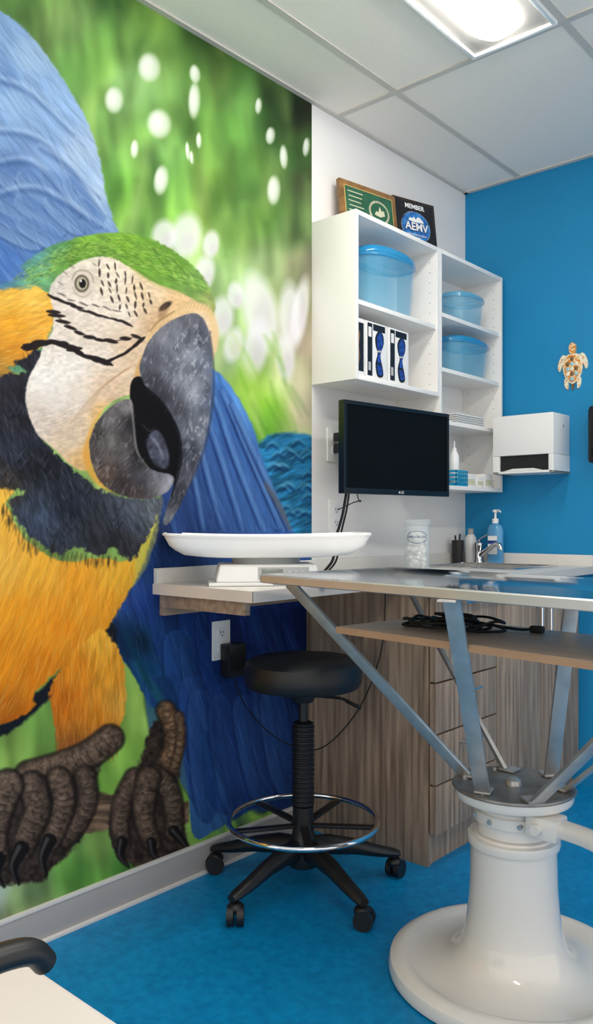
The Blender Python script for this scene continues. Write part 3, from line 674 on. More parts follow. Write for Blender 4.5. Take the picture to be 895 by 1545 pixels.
T.part('panel',G().box(-w/2+.014,w/2-.014,-.0105,-.0085,.014,.201),m_inkblack)
disc(T,'emblem_ring',.076,.066,(0,-.0105,.100),m_letter,'white emblem outline')
disc(T,'emblem',.073,.063,(0,-.0118,.100),m_emblem,'oval blue emblem')
g=G(); g.prism([(-.04,.125),(-.03,.136),(-.018,.133),(-.008,.142),(-.002,.130),(.012,.144),(.024,.140),(.034,.132),(.042,.122),(.02,.120),(-.02,.120)],-.0140,-.0125,'y')
T.part('emblem_animals',g,m_letter)
T.add('lettering',text_mesh('MEMBER',.027,(0,-.0112,.184),m_letter,bold=.0005))
T.add('lettering',text_mesh('AEMV',.046,(0,-.0142,.098),m_bluedark,bold=.0034))
T.add('lettering',text_mesh('AEMV',.046,(0,-.0152,.098),m_letter,bold=.0008))
T.add('lettering',text_mesh('ASSOCIATION OF EXOTIC',.0085,(0,-.0138,.066),m_letter))
T.add('lettering',text_mesh('MAMMAL',.0095,(0,-.0138,.054),m_letter))
T.add('lettering',text_mesh('VETERINARIANS',.011,(0,-.0112,.026),m_letter))
# small shelf supplies
T=Thing('paper_stack','small stack of white and grey papers on the shelf','papers',(.12,-.27,1.4975),0)
g=G(); 
for k in range(9): g.box(-.07+.003*(k%3),.065+.002*(k%2),-.12+.004*(k%2),.10,.0045*k,.0045*k+.004,k%2)
T.part('sheets',g,[m_paper,m_greyp])
T=Thing('basket','small bright blue perforated plastic basket','basket',(.155,-.36,1.2385))
g=G(); g.box(-.035,.035,-.045,.045,0,.004)
for z in (.004,.022,.040,.056):
    for b in ((-.037,-.034,-.047,.047),(.034,.037,-.047,.047),(-.037,.037,-.047,-.044),(-.037,.037,.044,.047)): g.box(*b,z,z+.009)
for k in range(7):
    y=-.045+.015*k; g.box(-.037,-.034,y-.002,y+.002,0,.06); g.box(.034,.037,y-.002,y+.002,0,.06)
T.part('basket_body',g,m_cyan)
T=Thing('squeeze_bottle','white plastic bottle with a nozzle standing in the blue basket','bottle',(.155,-.360,1.2432))
g=G(); g.lathe([(0,0),(.018,0),(.020,.01),(.020,.12),(.012,.138),(.009,.142),(0,.142)]); T.part('bottle_body',g,m_whitep)
g=G(); g.lathe([(0,.142),(.010,.142),(.010,.152),(.004,.156),(.003,.182),(0,.183)],seg=20); T.part('nozzle',g,m_whitep)
for (y,w,h,mt,lab) in ((-.265,.07,.055,m_paper,'small white carton on the bottom shelf'),(-.19,.06,.045,m_lam,'low white carton on the bottom shelf'),(-.115,.07,.06,m_paper,'small white carton on the bottom shelf')):
    T=Thing('small_carton',lab,'box',(.14,y,1.2385),group='small cartons on the bottom shelf')
    T.part('carton_body',G().box(-.04,.04,-w/2,w/2,0,h,0,.001),mt)
    T.part('carton_label',G().box(.0398,.041,-w/2+.008,w/2-.008,.01,h*.6),m_cream)
# ---------------------------------------------------------------- countertop
CT=.91
T=Thing('countertop','long white laminate countertop running along the mural wall','countertop',(.3,-.9,CT-.03),world=True)
g=G()
sx0,sx1,sy0,sy1=.085,.475,-.48,-.12
for b in ((0.001,.41,-1.807,-1.15),(.001,.60,-1.15,sy0),(.001,sx0,sy0,sy1),(sx1,.60,sy0,sy1),(.001,.60,sy1,-.001)): g.box(*b,CT-.03,CT)
T.part('top_surface',g,m_counter)
g=G(); g.box(.41,.412,-1.809,-1.15,CT-.031,CT-.001); g.box(.001,.412,-1.8095,-1.807,CT-.031,CT-.001); g.box(.60,.602,-1.15,-.001,CT-.031,CT-.001)
T.part('edge_band',g,m_cedge)
g=G(); g.box(.0025,.019,-1.807,-.001,CT,CT+.045,0,.001); g.box(.019,.60,-.019,-.001,CT,CT+.045,0,.001)
T.part('backsplash',g,m_counter)
g=G(); g.box(.0025,.024,-1.785,-1.125,CT-.095,CT-.0305,0,.001); g.box(.024,.36,-1.785,-1.765,CT-.07,CT-.0305,0,.001)
T.part('support_rail',g,m_woodh,label='grey wood support rail')
# ---------------------------------------------------------------- cabinets
def handle_g(xf,yc,zc,w=.10):
    g=G(); g.tube([(xf,yc-w/2,zc),(xf+.024,yc-w/2,zc),(xf+.024,yc+w/2,zc),(xf,yc+w/2,zc)],.0055,8,0,0); return g
def cabinet(y0,y1,label,fronts,vertical=False):
    T=Thing('base_cabinet',label,'cabinet',(.26,(y0+y1)/2,0),world=True)
    g=G(); t=.018; z1=CT-.031
    g.box(.003,.508,y0,y0+t,.0,z1); g.box(.003,.508,y1-t,y1,.0,z1); g.box(.003,.508,y0+t,y1-t,.10,.118); g.box(.003,.015,y0+t,y1-t,.118,z1)
    T.part('cabinet_body',g,m_wood)
    T.part('toe_kick',G().box(.485,.500,y0+t,y1-t,0,.10),m_wood)
    for f in fronts:
        kind,a,b,z0,zz,hy,hz=f
        d=T.part(kind,G().box(.514,.535,a+.003,b-.003,z0+.003,zz-.003,0,.001),m_wood)
        if kind=='drawer': T.part('handle',handle_g(.535,(a+b)/2,zz-.045),m_chrome,parent=d,label='polished metal bar handle')
        else:
            g=G(); g.tube([(.535,hy,hz-.05),(.559,hy,hz-.05),(.559,hy,hz+.05),(.535,hy,hz+.05)],.005,8,0,0)
            T.part('handle',g,m_chrome,parent=d,label='polished metal bar handle')
    return T
cabinet(-1.12,-.715,'grey wood-grain base cabinet with four drawers under the counter',[('drawer',-1.12,-.715,.102,.26,0,0),('drawer',-1.12,-.715,.26,.42,0,0),('drawer',-1.12,-.715,.42,.583,0,0),('drawer',-1.12,-.715,.583,CT-.035,0,0)])
cabinet(-.713,-.003,'grey wood-grain sink cabinet with two doors under the counter',[('door',-.713,-.36,.102,CT-.035,-.40,.72),('door',-.36,-.003,.102,CT-.035,-.32,.72)])
# sink
T=Thing('sink','rectangular stainless steel sink set into the countertop','sink',(.28,-.30,CT-.15),world=True)
g=G(); w=.02
for b in ((sx0-.005,sx1+w,sy0-w,sy0+.004),(sx0-.005,sx1+w,sy1-.004,sy1+.008),(sx0-.005,sx0+.004,sy0,sy1),(sx1-.004,sx1+w,sy0,sy1)): g.box(*b,CT+.0005,CT+.005,0,.0015)
T.part('rim',g,m_steel)
g=G(); a,b,c,d=sx0+.004,sx1-.004,sy0+.004,sy1-.004; z0=CT-.15
g.box(a,b,c,d,z0,z0+.002); g.box(a,a+.002,c,d,z0,CT); g.box(b-.002,b,c,d,z0,CT); g.box(a,b,c,c+.002,z0,CT); g.box(a,b,d-.002,d,z0,CT)
T.part('basin',g,m_steel2)
# faucet
T=Thing('faucet','chrome single-lever faucet behind the sink','faucet',(.116,-.084,CT+.0005))
g=G(); g.lathe([(0,0),(.024,0),(.024,.006),(.020,.012),(.018,.06),(.021,.07),(.021,.088),(.012,.096),(0,.097)],seg=28); T.part('faucet_body',g,m_chrome)
T.part('spout',G().tube([(.012,-.006,.035),(.05,-.02,.056),(.10,-.04,.082),(.125,-.05,.082),(.135,-.054,.062)],[.011,.010],14,0,6),m_chrome)
T.part('lever',G().tube([(-.004,0,.094),(.02,-.004,.112),(.05,-.012,.126)],[.007,.005],10,0,5,flat=.6),m_chrome)
# soap bottles and cup
T=Thing('soap_dispenser_bottle','clear pump bottle of blue hand sanitizer beside the sink','bottle',(.185,-.062,CT+.0005))
g=G(); g.lathe([(0,0),(.030,0),(.032,.006),(.032,.145),(.026,.165),(.012,.175),(0,.175)],seg=32,sx=1.15,sy=.8); T.part('bottle_body',g,m_soapblue)
g=G(); g.lathe([(0,.175),(.014,.175),(.014,.195),(.005,.197),(.005,.222),(.012,.224),(.012,.234),(0,.236)],seg=20); g.tube([(0,0,.23),(.02,-.012,.232),(.035,-.02,.224)],.004,8,0,3); T.part('pump',g,m_whitep)
T.part('bottle_label',G().box(-.022,.022,-.0275,-.026,.04,.12),m_whitep)
T.part('label_band',G().box(-.022,.022,-.0283,-.0274,.085,.10),m_inkblue)
T=Thing('lotion_bottle','small white bottle next to the faucet','bottle',(.060,-.055,CT+.0005))
g=G(); g.lathe([(0,0),(.023,0),(.025,.008),(.025,.11),(.015,.125),(0,.125)],seg=28); T.part('bottle_body',g,m_whitep)
g=G(); g.lathe([(0,.125),(.013,.125),(.013,.15),(0,.152)],seg=20); T.part('cap',g,m_greyp)
T=Thing('pen_cup','small black cup near the faucet','cup',(.049,-.150,CT+.0005))
g=G(); g.lathe([(0,0),(.024,0),(.027,.1),(.025,.1),(.022,.006),(0,.006)],seg=28); T.part('cup_body',g,m_black)
g=G(); g.tube([(0,0,.01),(.008,.004,.128)],.004,8,0,0); g.tube([(0,-.006,.01),(-.006,-.012,.122)],.004,8,0,0); T.part('pens',g,m_inkblack,kind='stuff')
# cotton jar
JX,JY=.225,-.745
T=Thing('glass_jar','clear glass jar of cotton balls with blue lettering','jar',(JX,JY,CT+.0005))
g=G(); g.lathe([(0,0),(.044,0),(.047,.006),(.047,.166),(.0455,.168),(.0445,.166),(.0445,.008),(0,.006)],seg=44); T.part('jar_body',g,m_glass)
g=G(); g.lathe([(0,.169),(.049,.169),(.050,.172),(.050,.186),(.046,.190),(0,.191)],seg=44); T.part('lid',g,m_glass)
fa=math.atan2(CY-JY,CX-JX)
def curved_text(txt,size,z,r,ang,m):
    me=text_mesh(txt,size,(0,0,0),m,'-y',.0002)
    co=np.empty(len(me.vertices)*3); me.vertices.foreach_get('co',co); co=co.reshape(-1,3)
    t=ang+co[:,0]/r; rr=r-co[:,1]
    o=np.stack([rr*np.cos(t),rr*np.sin(t),co[:,2]+z],1); me.vertices.foreach_set('co',o.ravel()); return me
T.add('lettering',curved_text('APPLICATORS',.0115,.125,.0478,fa,m_bluedark))
g=G(); pts=[]
for k in range(36):
    t=2*math.pi*k/36; a=fa+math.cos(t)*.85; pts.append((.0476*math.cos(a),.0476*math.sin(a),.125+math.sin(t)*.022))
g.tube(pts,.0009,6,0,1,closed=True)
T.part('printed_oval',g,m_bluedark)
g=G()
for k in range(120):
    r=.033*math.sqrt(random.random()); t=random.uniform(0,6.3); g.ball((r*math.cos(t),r*math.sin(t),.011+random.uniform(0,.125)),random.uniform(.008,.0105),8,sc=(1,1,.9))
ob=top('cotton_balls',g,m_cotton,'white cotton balls filling a glass jar','cotton balls',kind='stuff'); ob.location=(JX,JY,CT+.008)
# ---------------------------------------------------------------- baby scale
T=Thing('baby_scale','white digital scale with a long shallow weighing tray','scale',(.252,-1.590,CT+.0005),math.radians(49))
g=G(); g.box(-.170,.170,-.098,.098,0,.010,0,.004); T.part('foot_plate',g,m_whitep)
g=G(); c=[]
for z,a,b in ((.010,.150,.092),(.060,.138,.080)):
    c+= [(-a,-b,z),(-a,b,z),(a,b,z),(a,-b,z)]
g.quadbox(c,0,.007,3); hb=T.part('housing',g,m_whitep)
g=G(); g.quadbox([(-.03,-.0935,.018),(-.03,-.086,.018),(.115,-.086,.018),(.115,-.0935,.018),(-.03,-.0855,.052),(-.03,-.078,.052),(.115,-.078,.052),(.115,-.0855,.052)],0,.001); T.part('control_panel',g,m_greyp)
g=G(); g.quadbox([(-.02,-.0945,.025),(-.02,-.086,.025),(.040,-.086,.025),(.040,-.0945,.025),(-.02,-.0890,.047),(-.02,-.079,.047),(.040,-.079,.047),(.040,-.0890,.047)],0,.001); T.part('display',g,m_lcd)
for k in range(3): T.part('button',G().cyl((.060+.018*k,-.088,.036),(.060+.018*k,-.0915,.035),.005,seg=12),m_whitep)
g=G(); g.lathe([(0,.058),(.5,.058),(.5,.086),(0,.086)],seg=24,sx=.2,sy=.12); T.part('pan_mount',g,m_greyp)
prof=[(0,.078),(.66,.078),(.84,.081),(.92,.092),(.965,.112),(.99,.130),(1.0,.138),(1.014,.141),(1.014,.146),(.997,.148),(.978,.144),(.958,.130),(.90,.102),(.80,.092),(.4,.088),(0,.087)]
g=G(); rs=[]
for r,z in prof:
    if r==0: rs.append([(0,0,z)]); continue
    ring=[]
    for i in range(120):
        t=2*math.pi*i/120; cc,ss=math.cos(t),math.sin(t); pw=8; k=(abs(cc)**pw+abs(ss)**pw)**(-1/pw)
        x,y=cc*k*r*.284,ss*k*r*.125
        e=(abs(x)/.284)
        zz=z+(.012*e**3 if r<.95 else .007*e**2)-(.005 if r>.94 else 0)
        ring.append((x*(1+.04*(z-.07)/.08*e),y,zz))
    rs.append(ring)
g.rings(rs); T.part('weighing_tray',g,m_whitep)
# ---------------------------------------------------------------- monitor
MR=math.radians(83.6)
T=Thing('monitor','black flat screen computer monitor mounted on the wall','monitor',(.222,-.866,1.188),MR)
g=G(); g.box(-.288,.288,-.004,.018,0,.318,0,.003); g.box(-.22,.22,.018,.036,.05,.27,0,.008); bd=T.part('casing',g,m_bezel)
g=G(); 
for b in ((-.288,.288,0,.020),(-.288,.288,.304,.318),(-.288,-.274,.02,.304),(.274,.288,.02,.304)): g.box(b[0],b[1],-.010,-.003,b[2],b[3],0,.0015)
T.part('bezel',g,m_bezel)
T.part('screen',G().box(-.274,.274,-.0065,-.0035,.020,.304),m_screen)
T.add('brand_lettering',text_mesh('LG',.014,(.012,-.0104,.0095),m_letterg,bold=.0003))
g=G(); g.ball((-.004,-.0104,.0095),.0045,12,sc=(1,.2,1)); T.part('brand_emblem',g,m_letterg)
g=G(); g.box(-.05,.05,.036,.044,.11,.21,0,.002); g.box(-.02,.02,.044,.175,.145,.175,0,.003); g.box(-.05,.05,.172,.182,.10,.22,0,.001)
T.part('wall_bracket',g,m_black)
def cable(name,label,pts,r=.003,m=m_rubber):
    return top(name,G().tube(pts,r,8,0,7),m,label,'cable')
cable('power_cable','thick black cable hanging below the monitor',[(.155,-1.075,1.23),(.14,-1.085,1.12),(.12,-1.10,1.03),(.12,-1.115,.96),(.09,-1.13,.916)],.005)
cable('power_cable','thin black cable hanging below the monitor',[(.14,-1.045,1.22),(.135,-1.055,1.14),(.12,-1.07,1.05),(.105,-1.075,.96),(.07,-1.08,.916)],.0035)
cable('video_cable','thin black cable looping from the monitor to the wall outlet',[(.15,-1.02,1.20),(.14,-.99,1.165),(.10,-.93,1.170),(.06,-.93,1.16),(.010,-.950,1.136)],.002)
# ---------------------------------------------------------------- outlets
def outlet(y,z,label,face='x'):
    T=Thing('electrical_outlet',label,'outlet',(.0016 if y<-1.1 else .0,y,z),math.pi/2,group='electrical outlets on the wall')
    T.part('cover_plate',G().box(-.038,.038,-.006,0,-.062,.062,0,.002),m_whitep)
    for k,s in enumerate((-.024,.024)):
        g=G(); g.lathe([(0,0),(1,0),(1,.003),(0,.003)],seg=24,sx=.017,sy=.0155,pw=3)
        me=g.mesh('socket',m_lam2); me.transform(Matrix.Translation((0,-.006,s))@Matrix.Rotation(math.pi/2,4,'X')); so=T.add('socket',me)
        g=G(); g.box(-.0075,-.0055,-.0098,-.0088,s-.002,s+.007); g.box(.0045,.0065,-.0098,-.0088,s-.002,s+.006); g.cyl((0,-.0088,s-.008),(0,-.0098,s-.008),.0025,seg=10)
        T.part('slots',g,m_inkblack,parent=so)
outlet(-1.538,.715,'white double outlet with a black adapter plugged in')
outlet(-.965,1.378,'white double outlet on the wall behind the monitor')
outlet(-.955,1.112,'white double outlet above the counter backsplash')
T=Thing('power_adapter','black power adapter plugged into the wall outlet','adapter',(.0115,-1.512,.60),math.pi/2)
T.part('adapter_body',G().box(-.036,.036,-.045,0,0,.105,0,.005),m_black)
T.part('adapter_face',G().box(-.026,.026,-.0465,-.0445,.02,.085,0,.0005),m_rubber)
T=Thing('power_plug','black plugs in the outlet behind the monitor','plug',(.0105,-.965,1.36),math.pi/2)
g=G(); g.box(-.013,.013,-.035,0,-.014,.020,0,.004); g.box(-.013,.013,-.035,0,.030,.060,0,.004); T.part('plug_body',g,m_black)
cable('adapter_cord','thin black cord running from adapter up to the counter',[(.035,-1.512,.602),(.035,-1.46,.50),(.035,-1.32,.37),(.07,-1.17,.30),(.16,-1.14,.36),(.27,-1.135,.50),(.343,-1.135,.683),(.36,-1.14,.872)],.002)
# ---------------------------------------------------------------- stool
SX,SY=.306,-1.486
T=Thing('stool','black round drafting stool with a chrome foot ring and caster base','stool',(SX,SY,0))
g=G(); g.lathe([(0,.598),(.150,.598),(.166,.602),(.174,.612),(.177,.630),(.177,.652),(.171,.672),(.154,.683),(.10,.688),(0,.689)],seg=64)
T.part('seat',g,m_blackleather)
g=G(); g.box(-.07,.07,-.07,.07,.580,.598,0,.003); g.lathe([(0,.555),(.03,.555),(.04,.575),(.04,.581),(0,.581)],seg=24); T.part('seat_plate',g,m_black)
g=G(); g.tube([(.02,.015,.572),(.09,.060,.568),(.115,.080,.555)],.0045,8,0,4); g.tube([(.105,.073,.560),(.140,.100,.540)],[.010,.012],10,0,0,flat=.5); T.part('height_lever',g,m_black)
T.part('gas_lift',G().cyl((0,0,.16),(0,0,.56),.014,seg=20),m_black)
pr=[(0,.245)]
for k in range(17):
    z=.247+k*.0142; pr+= [(.030,z),(.034,z+.004),(.034,z+.008),(.030,z+.012)]
pr+=[(.031,.492),(.02,.498),(0,.498)]
T.part('column_cover',G().lathe(pr,seg=32),m_black)
g=G(); g.lathe([(0,.07),(.045,.07),(.052,.09),(.050,.135),(.036,.15),(.031,.18),(.031,.245),(0,.245)],seg=32); T.part('hub',g,m_black)
ring=[(math.cos(2*math.pi*k/64)*.222,math.sin(2*math.pi*k/64)*.222,.202) for k in range(64)]
fr=T.part('foot_ring',G().tube(ring,.0085,12,0,1,closed=True),m_chrome,label='chrome foot ring')
for k in range(5):
    a=math.radians(100+72*k); T.part('spoke',G().bar((math.cos(a)*.028,math.sin(a)*.028,.188),(math.cos(a)*.216,math.sin(a)*.216,.198),.024,.010,(-math.sin(a),math.cos(a),0),0,.003),m_black)
for k in range(5):
    a=math.radians(14+72*k+41.5); c,s=math.cos(a),math.sin(a)
    g=G(); rs=[]
    for r,z,w,h in ((.03,.118,.030,.034),(.08,.122,.028,.030),(.16,.108,.024,.024),(.24,.086,.021,.018),(.285,.077,.020,.013),(.305,.073,.015,.009)):
        n=10; rs.append([(c*r-s*math.cos(2*math.pi*i/n)*w,s*r+c*math.cos(2*math.pi*i/n)*w,z+math.sin(2*math.pi*i/n)*h) for i in range(n)])
    g.rings(rs); T.part('base_leg',g,m_black)
    px,py=c*.288,s*.288; ca=a+.7; q,w=math.cos(ca),math.sin(ca)
    g=G()
    for sgn in (-1,1):
        cx_,cy_=px-w*.014*sgn+q*.010,py+q*.014*sgn+w*.010
        g.cyl((cx_+w*.009,cy_-q*.009,.027),(cx_-w*.009,cy_+q*.009,.027),.027,seg=24)
    g.ball((px+q*.004,py+w*.004,.046),.024,14,sc=(1,1,.7)); g.cyl((px,py,.05),(px,py,.078),.007,seg=10)
    T.part('caster',g,m_black)
# ---------------------------------------------------------------- exam table
PX,PY=.995,-1.506
T=Thing('exam_table','stainless steel examination table with wood shelf on a white pedestal','examination table',(PX,PY,0),world=True)
g=G(); g.lathe([(0,0),(.288,0),(.298,.006),(.300,.018),(.295,.034),(.280,.044),(.264,.045),(.250,.038),(.238,.034),(.205,.034),(.175,.038),(.152,.047),(.136,.062),(.125,.082),(.118,.105)],PX,PY,72,caps=False)
T.part('pedestal_base',g,m_enamel)
g=G(); g.lathe([(.118,.105),(.112,.13),(.107,.17),(.103,.22),(.101,.30),(.101,.318),(.108,.320),(.110,.330),(.108,.340),(.096,.342),(.094,.346),(.080,.348)],PX,PY,64,caps=False); T.part('pedestal_column',g,m_enamel)
g=G(); g.lathe([(.080,.347),(.086,.349),(.086,.376),(.094,.378),(.094,.402),(.088,.404),(.088,.410),(.118,.424),(.136,.430),(.140,.436),(.140,.452),(0,.452)],PX,PY,64,caps=False); T.part('pedestal_neck',g,m_enamel)
g=G(); g.lathe([(0,.4525),(.143,.4525),(.146,.456),(.144,.460),(.134,.461),(.130,.459),(0,.459)],PX,PY,64); pl=T.part('mounting_plate',g,m_plate)
g=G(); g.lathe([(0,.459),(.020,.459),(.018,.470),(.010,.476),(0,.477)],PX,PY,24); T.part('centre_knob',g,m_steel2,parent=pl)
for k in range(6):
    a=2*math.pi*k/6+.35; T.part('bolt',G().cyl((PX+math.cos(a)*.116,PY+math.sin(a)*.116,.459),(PX+math.cos(a)*.116,PY+math.sin(a)*.116,.466),.007,seg=6),m_steel2,parent=pl)
g=G(); g.box(PX+.07,PX+.145,PY-.085,PY-.02,.375,.425,0,.008); g.cyl((PX+.10,PY-.10,.40),(PX+.10,PY-.005,.40),.012,seg=12); T.part('clamp',g,m_enamel)
T.part('lever_arm',G().tube([(PX+.13,PY-.05,.40),(PX+.22,PY-.065,.398),(PX+.36,PY-.10,.375),(PX+.50,PY-.14,.37)],.022,16,0,5),m_enamel)
for (x,y) in ((PX-.012,PY-.086),(PX-.062,PY-.06),(PX+.055,PY-.068)): T.part('set_screw',G().cyl((x,y,.392),(x,y-.014,.390),.006,seg=8),m_steel2)
# arms
ZT=.958; zb=ZT-.022
al=math.radians(-7); ax=Vector((math.cos(al),math.sin(al),0)); bx=Vector((-math.sin(al),math.cos(al),0)); A=Vector((.450,-1.832,0))
def tp_(l,w,z): v=A+ax*l+bx*w; return (v.x,v.y,z)
LL,WW=1.24,.52
arms=[((.880,-1.530,.461),(.520,-1.785,zb),1),((.975,-1.620,.461),(1.050,-1.885,zb),0),((.925,-1.415,.461),(.600,-1.400,zb),1),((1.040,-1.395,.461),(1.13,-1.475,zb),0),((1.095,-1.600,.461),(1.560,-1.920,zb),0),((1.11,-1.47,.461),(1.60,-1.53,zb),0)]
for p,q,tw in arms:
    p,q=Vector(p),Vector(q); r=Vector((q.x-p.x,q.y-p.y,0)).normalized(); sd=Vector((-r.y,r.x,0))
    sm_=sd if not tw else (Vector((0,0,1))*.85+sd*.45)
    g=G(); g.bar(p,q,.036 if not tw else .032,.009,sm_); g.bar(p-r*.035-Vector((0,0,-.003)),p+r*.008+Vector((0,0,.003)),.038,.006,sd)
    g.bar(q-r*.005-Vector((0,0,.002)),q+r*.04-Vector((0,0,.002)),.038,.005,sd)
    T.part('support_arm',g,m_steel2)
# top
g=G()
def rr(l0,l1,w0,w1,rad,z):
    out=[]
    for (cl,cw,a0) in ((l1-rad,w1-rad,0),(l0+rad,w1-rad,90),(l0+rad,w0+rad,180),(l1-rad,w0+rad,270)):
        for k in range(5):
            a=math.radians(a0+k*22.5); out.append(tp_(cl+rad*math.cos(a),cw+rad*math.sin(a),z))
    return out
g.rings([rr(.02,LL-.02,.02,WW-.02,.01,ZT-.018),rr(.003,LL-.003,.003,WW-.003,.02,ZT-.022),rr(0,LL,0,WW,.02,ZT-.020),rr(0,LL,0,WW,.02,ZT-.003),rr(.003,LL-.003,.003,WW-.003,.02,ZT)],1,capb=False)
g.rings([rr(.003,LL-.003,.003,WW-.003,.02,ZT),rr(.014,LL-.014,.014,WW-.014,.015,ZT),rr(.022,LL-.022,.022,WW-.022,.012,ZT-.003)],0,capa=False)
T.part('table_top',g,[m_steel,m_steeledge],label='polished stainless steel table top')
# lower shelf
zs=.836
def sp(l,w,z): v=Vector((.660,-1.768,0))+ax*l+bx*w; return (v.x,v.y,z)
g=G(); g.quadbox([sp(0,0,zs-.016),sp(0,.33,zs-.016),sp(.80,.33,zs-.016),sp(.80,0,zs-.016),sp(0,0,zs),sp(0,.33,zs),sp(.80,.33,zs),sp(.80,0,zs)],0,.0012)
sh=T.part('lower_shelf',g,m_shelfwood,label='beige wood-grain shelf under the table top')
g=G(); g.quadbox([sp(-.001,-.002,zs-.016),sp(-.001,0,zs-.016),sp(.80,0,zs-.016),sp(.80,-.002,zs-.016),sp(-.001,-.002,zs-.001),sp(-.001,0,zs-.001),sp(.80,0,zs-.001),sp(.80,-.002,zs-.001)])
T.part('edge_band',g,m_shelfedge,parent=sh)
g=G(); c0=Vector(sp(.22,.17,zs+.004)); pts=[]
for k in range(90):
    t=k*.52; r=.055+.025*math.sin(k*.37)+.01*random.random(); pts.append((c0.x+math.cos(t)*r*1.25+.02*math.sin(k*.2),c0.y+math.sin(t)*r,c0.z+.001+.028*abs(math.sin(k*.13))*(.4+random.random()*.6)))
g.tube(pts,.0035,6,0,3)
g.tube([pts[-1],(c0.x+.12,c0.y+.05,c0.z+.004),(c0.x+.17,c0.y+.07,c0.z+.004)],.0035,6,0,5); g.box(c0.x+.165,c0.x+.195,c0.y+.06,c0.y+.08,zs+.0005,zs+.016,0,.003)
g.tube([pts[0],(c0.x-.09,c0.y-.05,c0.z+.002),(c0.x-.12,c0.y-.01,c0.z+.002),(c0.x-.09,c0.y+.03,c0.z+.004)],.0035,6,0,5)
top('coiled_cable',g,m_rubber,'tangled coil of black cable lying on the wood shelf','cable')
# ---------------------------------------------------------------- towel dispenser
T=Thing('paper_towel_dispenser','white metal paper towel dispenser mounted on the blue wall','dispenser',(.36,-.082,1.294),world=True)
x0,x1,y0,y1,z0,z1=.225,.496,-.162,0,1.294,1.538
g=G(); g.box(x0,x1,y0,y1,z0+.075,z1,0,.006); g.box(x0,x0+.03,y0,y1,z0,z0+.075,0,.003); g.box(x1-.022,x1,y0,y1,z0,z0+.075,0,.003); g.box(x0,x1,y0,y1,z0,z0+.010,0,.003); g.box(x0+.03,x1-.022,y1-.03,y1,z0+.01,z0+.075)
T.part('housing',g,m_whitep)
T.part('towel_slot',G().box(x0+.03,x1-.022,y0+.012,y1-.032,z0+.011,z0+.074),m_rubber,label='black dispensing opening')
g=G(); g.prism([(x0+.05,z0+.011),(x1-.05,z0+.011),(x1-.09,z0+.020),(x0+.09,z0+.020)],y0+.004,y0+.010,'y'); T.part('towel',g,m_paper)
T.part('lock',G().cyl((x1,y0+.09,z1-.05),(x1+.003,y0+.09,z1-.05),.006,seg=14),m_steel2)
T=Thing('soap_dispenser','black plastic soap dispenser mounted on the blue wall','dispenser',(.664,-.052,1.33))
g=G(); g.lathe([(0,0),(.9,0),(1,.01),(1,.21),(.9,.225),(0,.228)],seg=32,sx=.058,sy=.052,pw=5); T.part('dispenser_body',g,m_black)
g=G(); g.box(-.03,.03,-.07,-.045,.02,.07,0,.006); T.part('push_lever',g,m_bezel)
# turtle ornament
T=Thing('turtle_ornament','decorative orange, gold and pale blue mosaic turtle ornament','wall ornament',(.510,0,1.736),world=False)
def flat(pts,y0,y1,rot=0,cx=0,cz=0,sm=4):
    q=cat_rom(pts,sm,True); c,s=math.cos(rot),math.sin(rot)
    return G().prism([(cx+p[0]*c-p[1]*s,cz+p[0]*s+p[1]*c) for p in q],y0,y1,'y',bevel=.0015)
T.part('shell',flat([(0,.052),(.024,.044),(.034,.015),(.030,-.022),(.014,-.050),(0,-.060),(-.014,-.050),(-.030,-.022),(-.034,.015),(-.024,.044)],-.014,-.002),m_tur2,label='orange mosaic shell')
T.part('shell_rim',flat([(0,.060),(.030,.050),(.042,.016),(.037,-.026),(.018,-.058),(0,-.068),(-.018,-.058),(-.037,-.026),(-.042,.016),(-.030,.050)],-.008,0),m_tur1,label='cream shell rim')
for r in range(5):
    for k in (-1,0,1):
        if abs(k) and r in(0,4): continue
        T.part('shell_tile',G().ball((k*.018,-.014,.036-r*.021),.0085,10,sc=(1,.35,1.1)),[m_tur3,m_tur4,m_tur1][(r+k)%3])
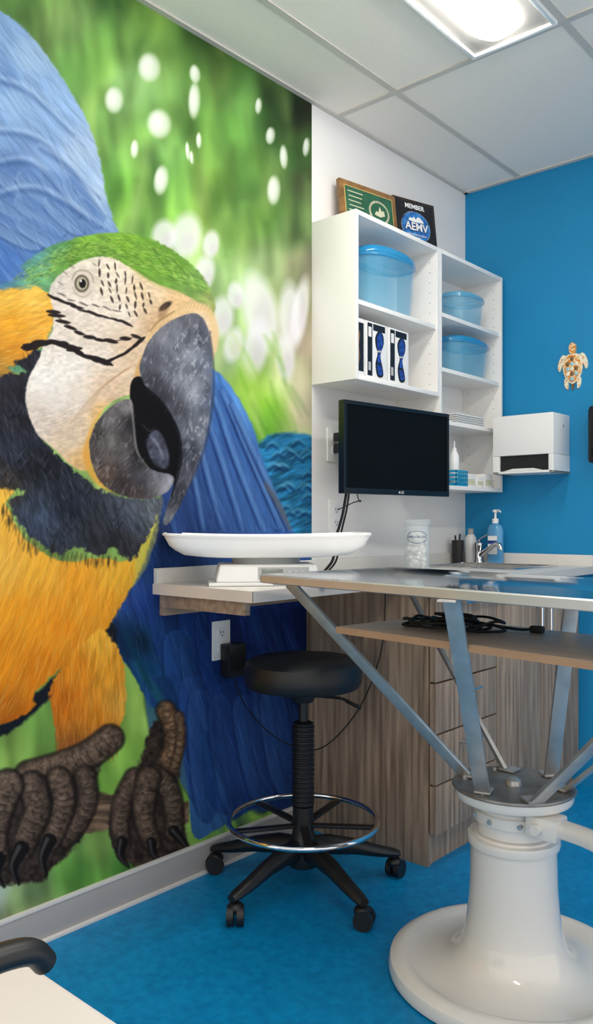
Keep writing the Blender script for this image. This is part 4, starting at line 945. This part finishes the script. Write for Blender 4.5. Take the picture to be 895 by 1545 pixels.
T.part('head',flat([(0,.040),(.013,.030),(.014,.010),(.008,-.006),(-.008,-.006),(-.014,.010),(-.013,.030)],-.012,0,0,0,.064),m_tur2)
fl=[(0,0),(.016,.012),(.026,.002),(.028,-.03),(.020,-.052),(.010,-.058),(.008,-.03)]
for sx_ in (-1,1):
    T.part('flipper',flat([(p[0]*sx_,p[1]) for p in fl],-.007,0,.35*sx_,.026*sx_,.040),m_tur1)
    T.part('flipper',flat([(p[0]*sx_*.75,p[1]*.7) for p in fl],-.007,0,-.1*sx_,.016*sx_,-.048),m_tur1)
T.part('tail',flat([(0,0),(.007,0),(.002,-.03),(-.002,-.03),(-.007,0)],-.006,0,0,0,-.062),m_tur3)
# ---------------------------------------------------------------- chair at lower left
T=Thing('armchair','white upholstered chair with black arms near the mural wall','chair',(.87,-2.96,0),world=True)
g=G(); g.box(.62,1.135,-3.21,-2.695,.405,.452,0,.010,3); T.part('seat',g,m_seatw)
g=G(); g.box(.64,1.10,-3.27,-3.22,.50,.88,0,.016,3); T.part('backrest',g,m_seatw)
for x in (.585,1.158):
    T.part('armrest',G().tube([(x,-3.24,.660),(x,-3.10,.664),(x,-2.96,.664),(x,-2.892,.657),(x,-2.870,.638)],[.018,.016],16,0,6,flat=.8),m_black,label='black curved armrest')
    g=G(); g.tube([(x,-3.24,.655),(x,-3.26,.42),(x,-3.28,.0)],.013,12,0,4); g.tube([(x,-3.00,.655),(x,-2.90,.42),(x,-2.80,.0)],.013,12,0,4); g.tube([(x,-3.26,.40),(x,-2.90,.40)],.011,10,0,0)
    T.part('leg_frame',g,m_black)
T.part('seat_rail',G().box(.585,1.158,-3.24,-3.215,.39,.41),m_black)
T.part('seat_rail',G().box(.585,1.158,-2.915,-2.89,.385,.405),m_black)
# ---------------------------------------------------------------- light
w=bpy.data.worlds.new('world'); sc.world=w; w.use_nodes=True
w.node_tree.nodes['Background'].inputs['Color'].default_value=(1,.975,.94,1); w.node_tree.nodes['Background'].inputs['Strength'].default_value=1.18
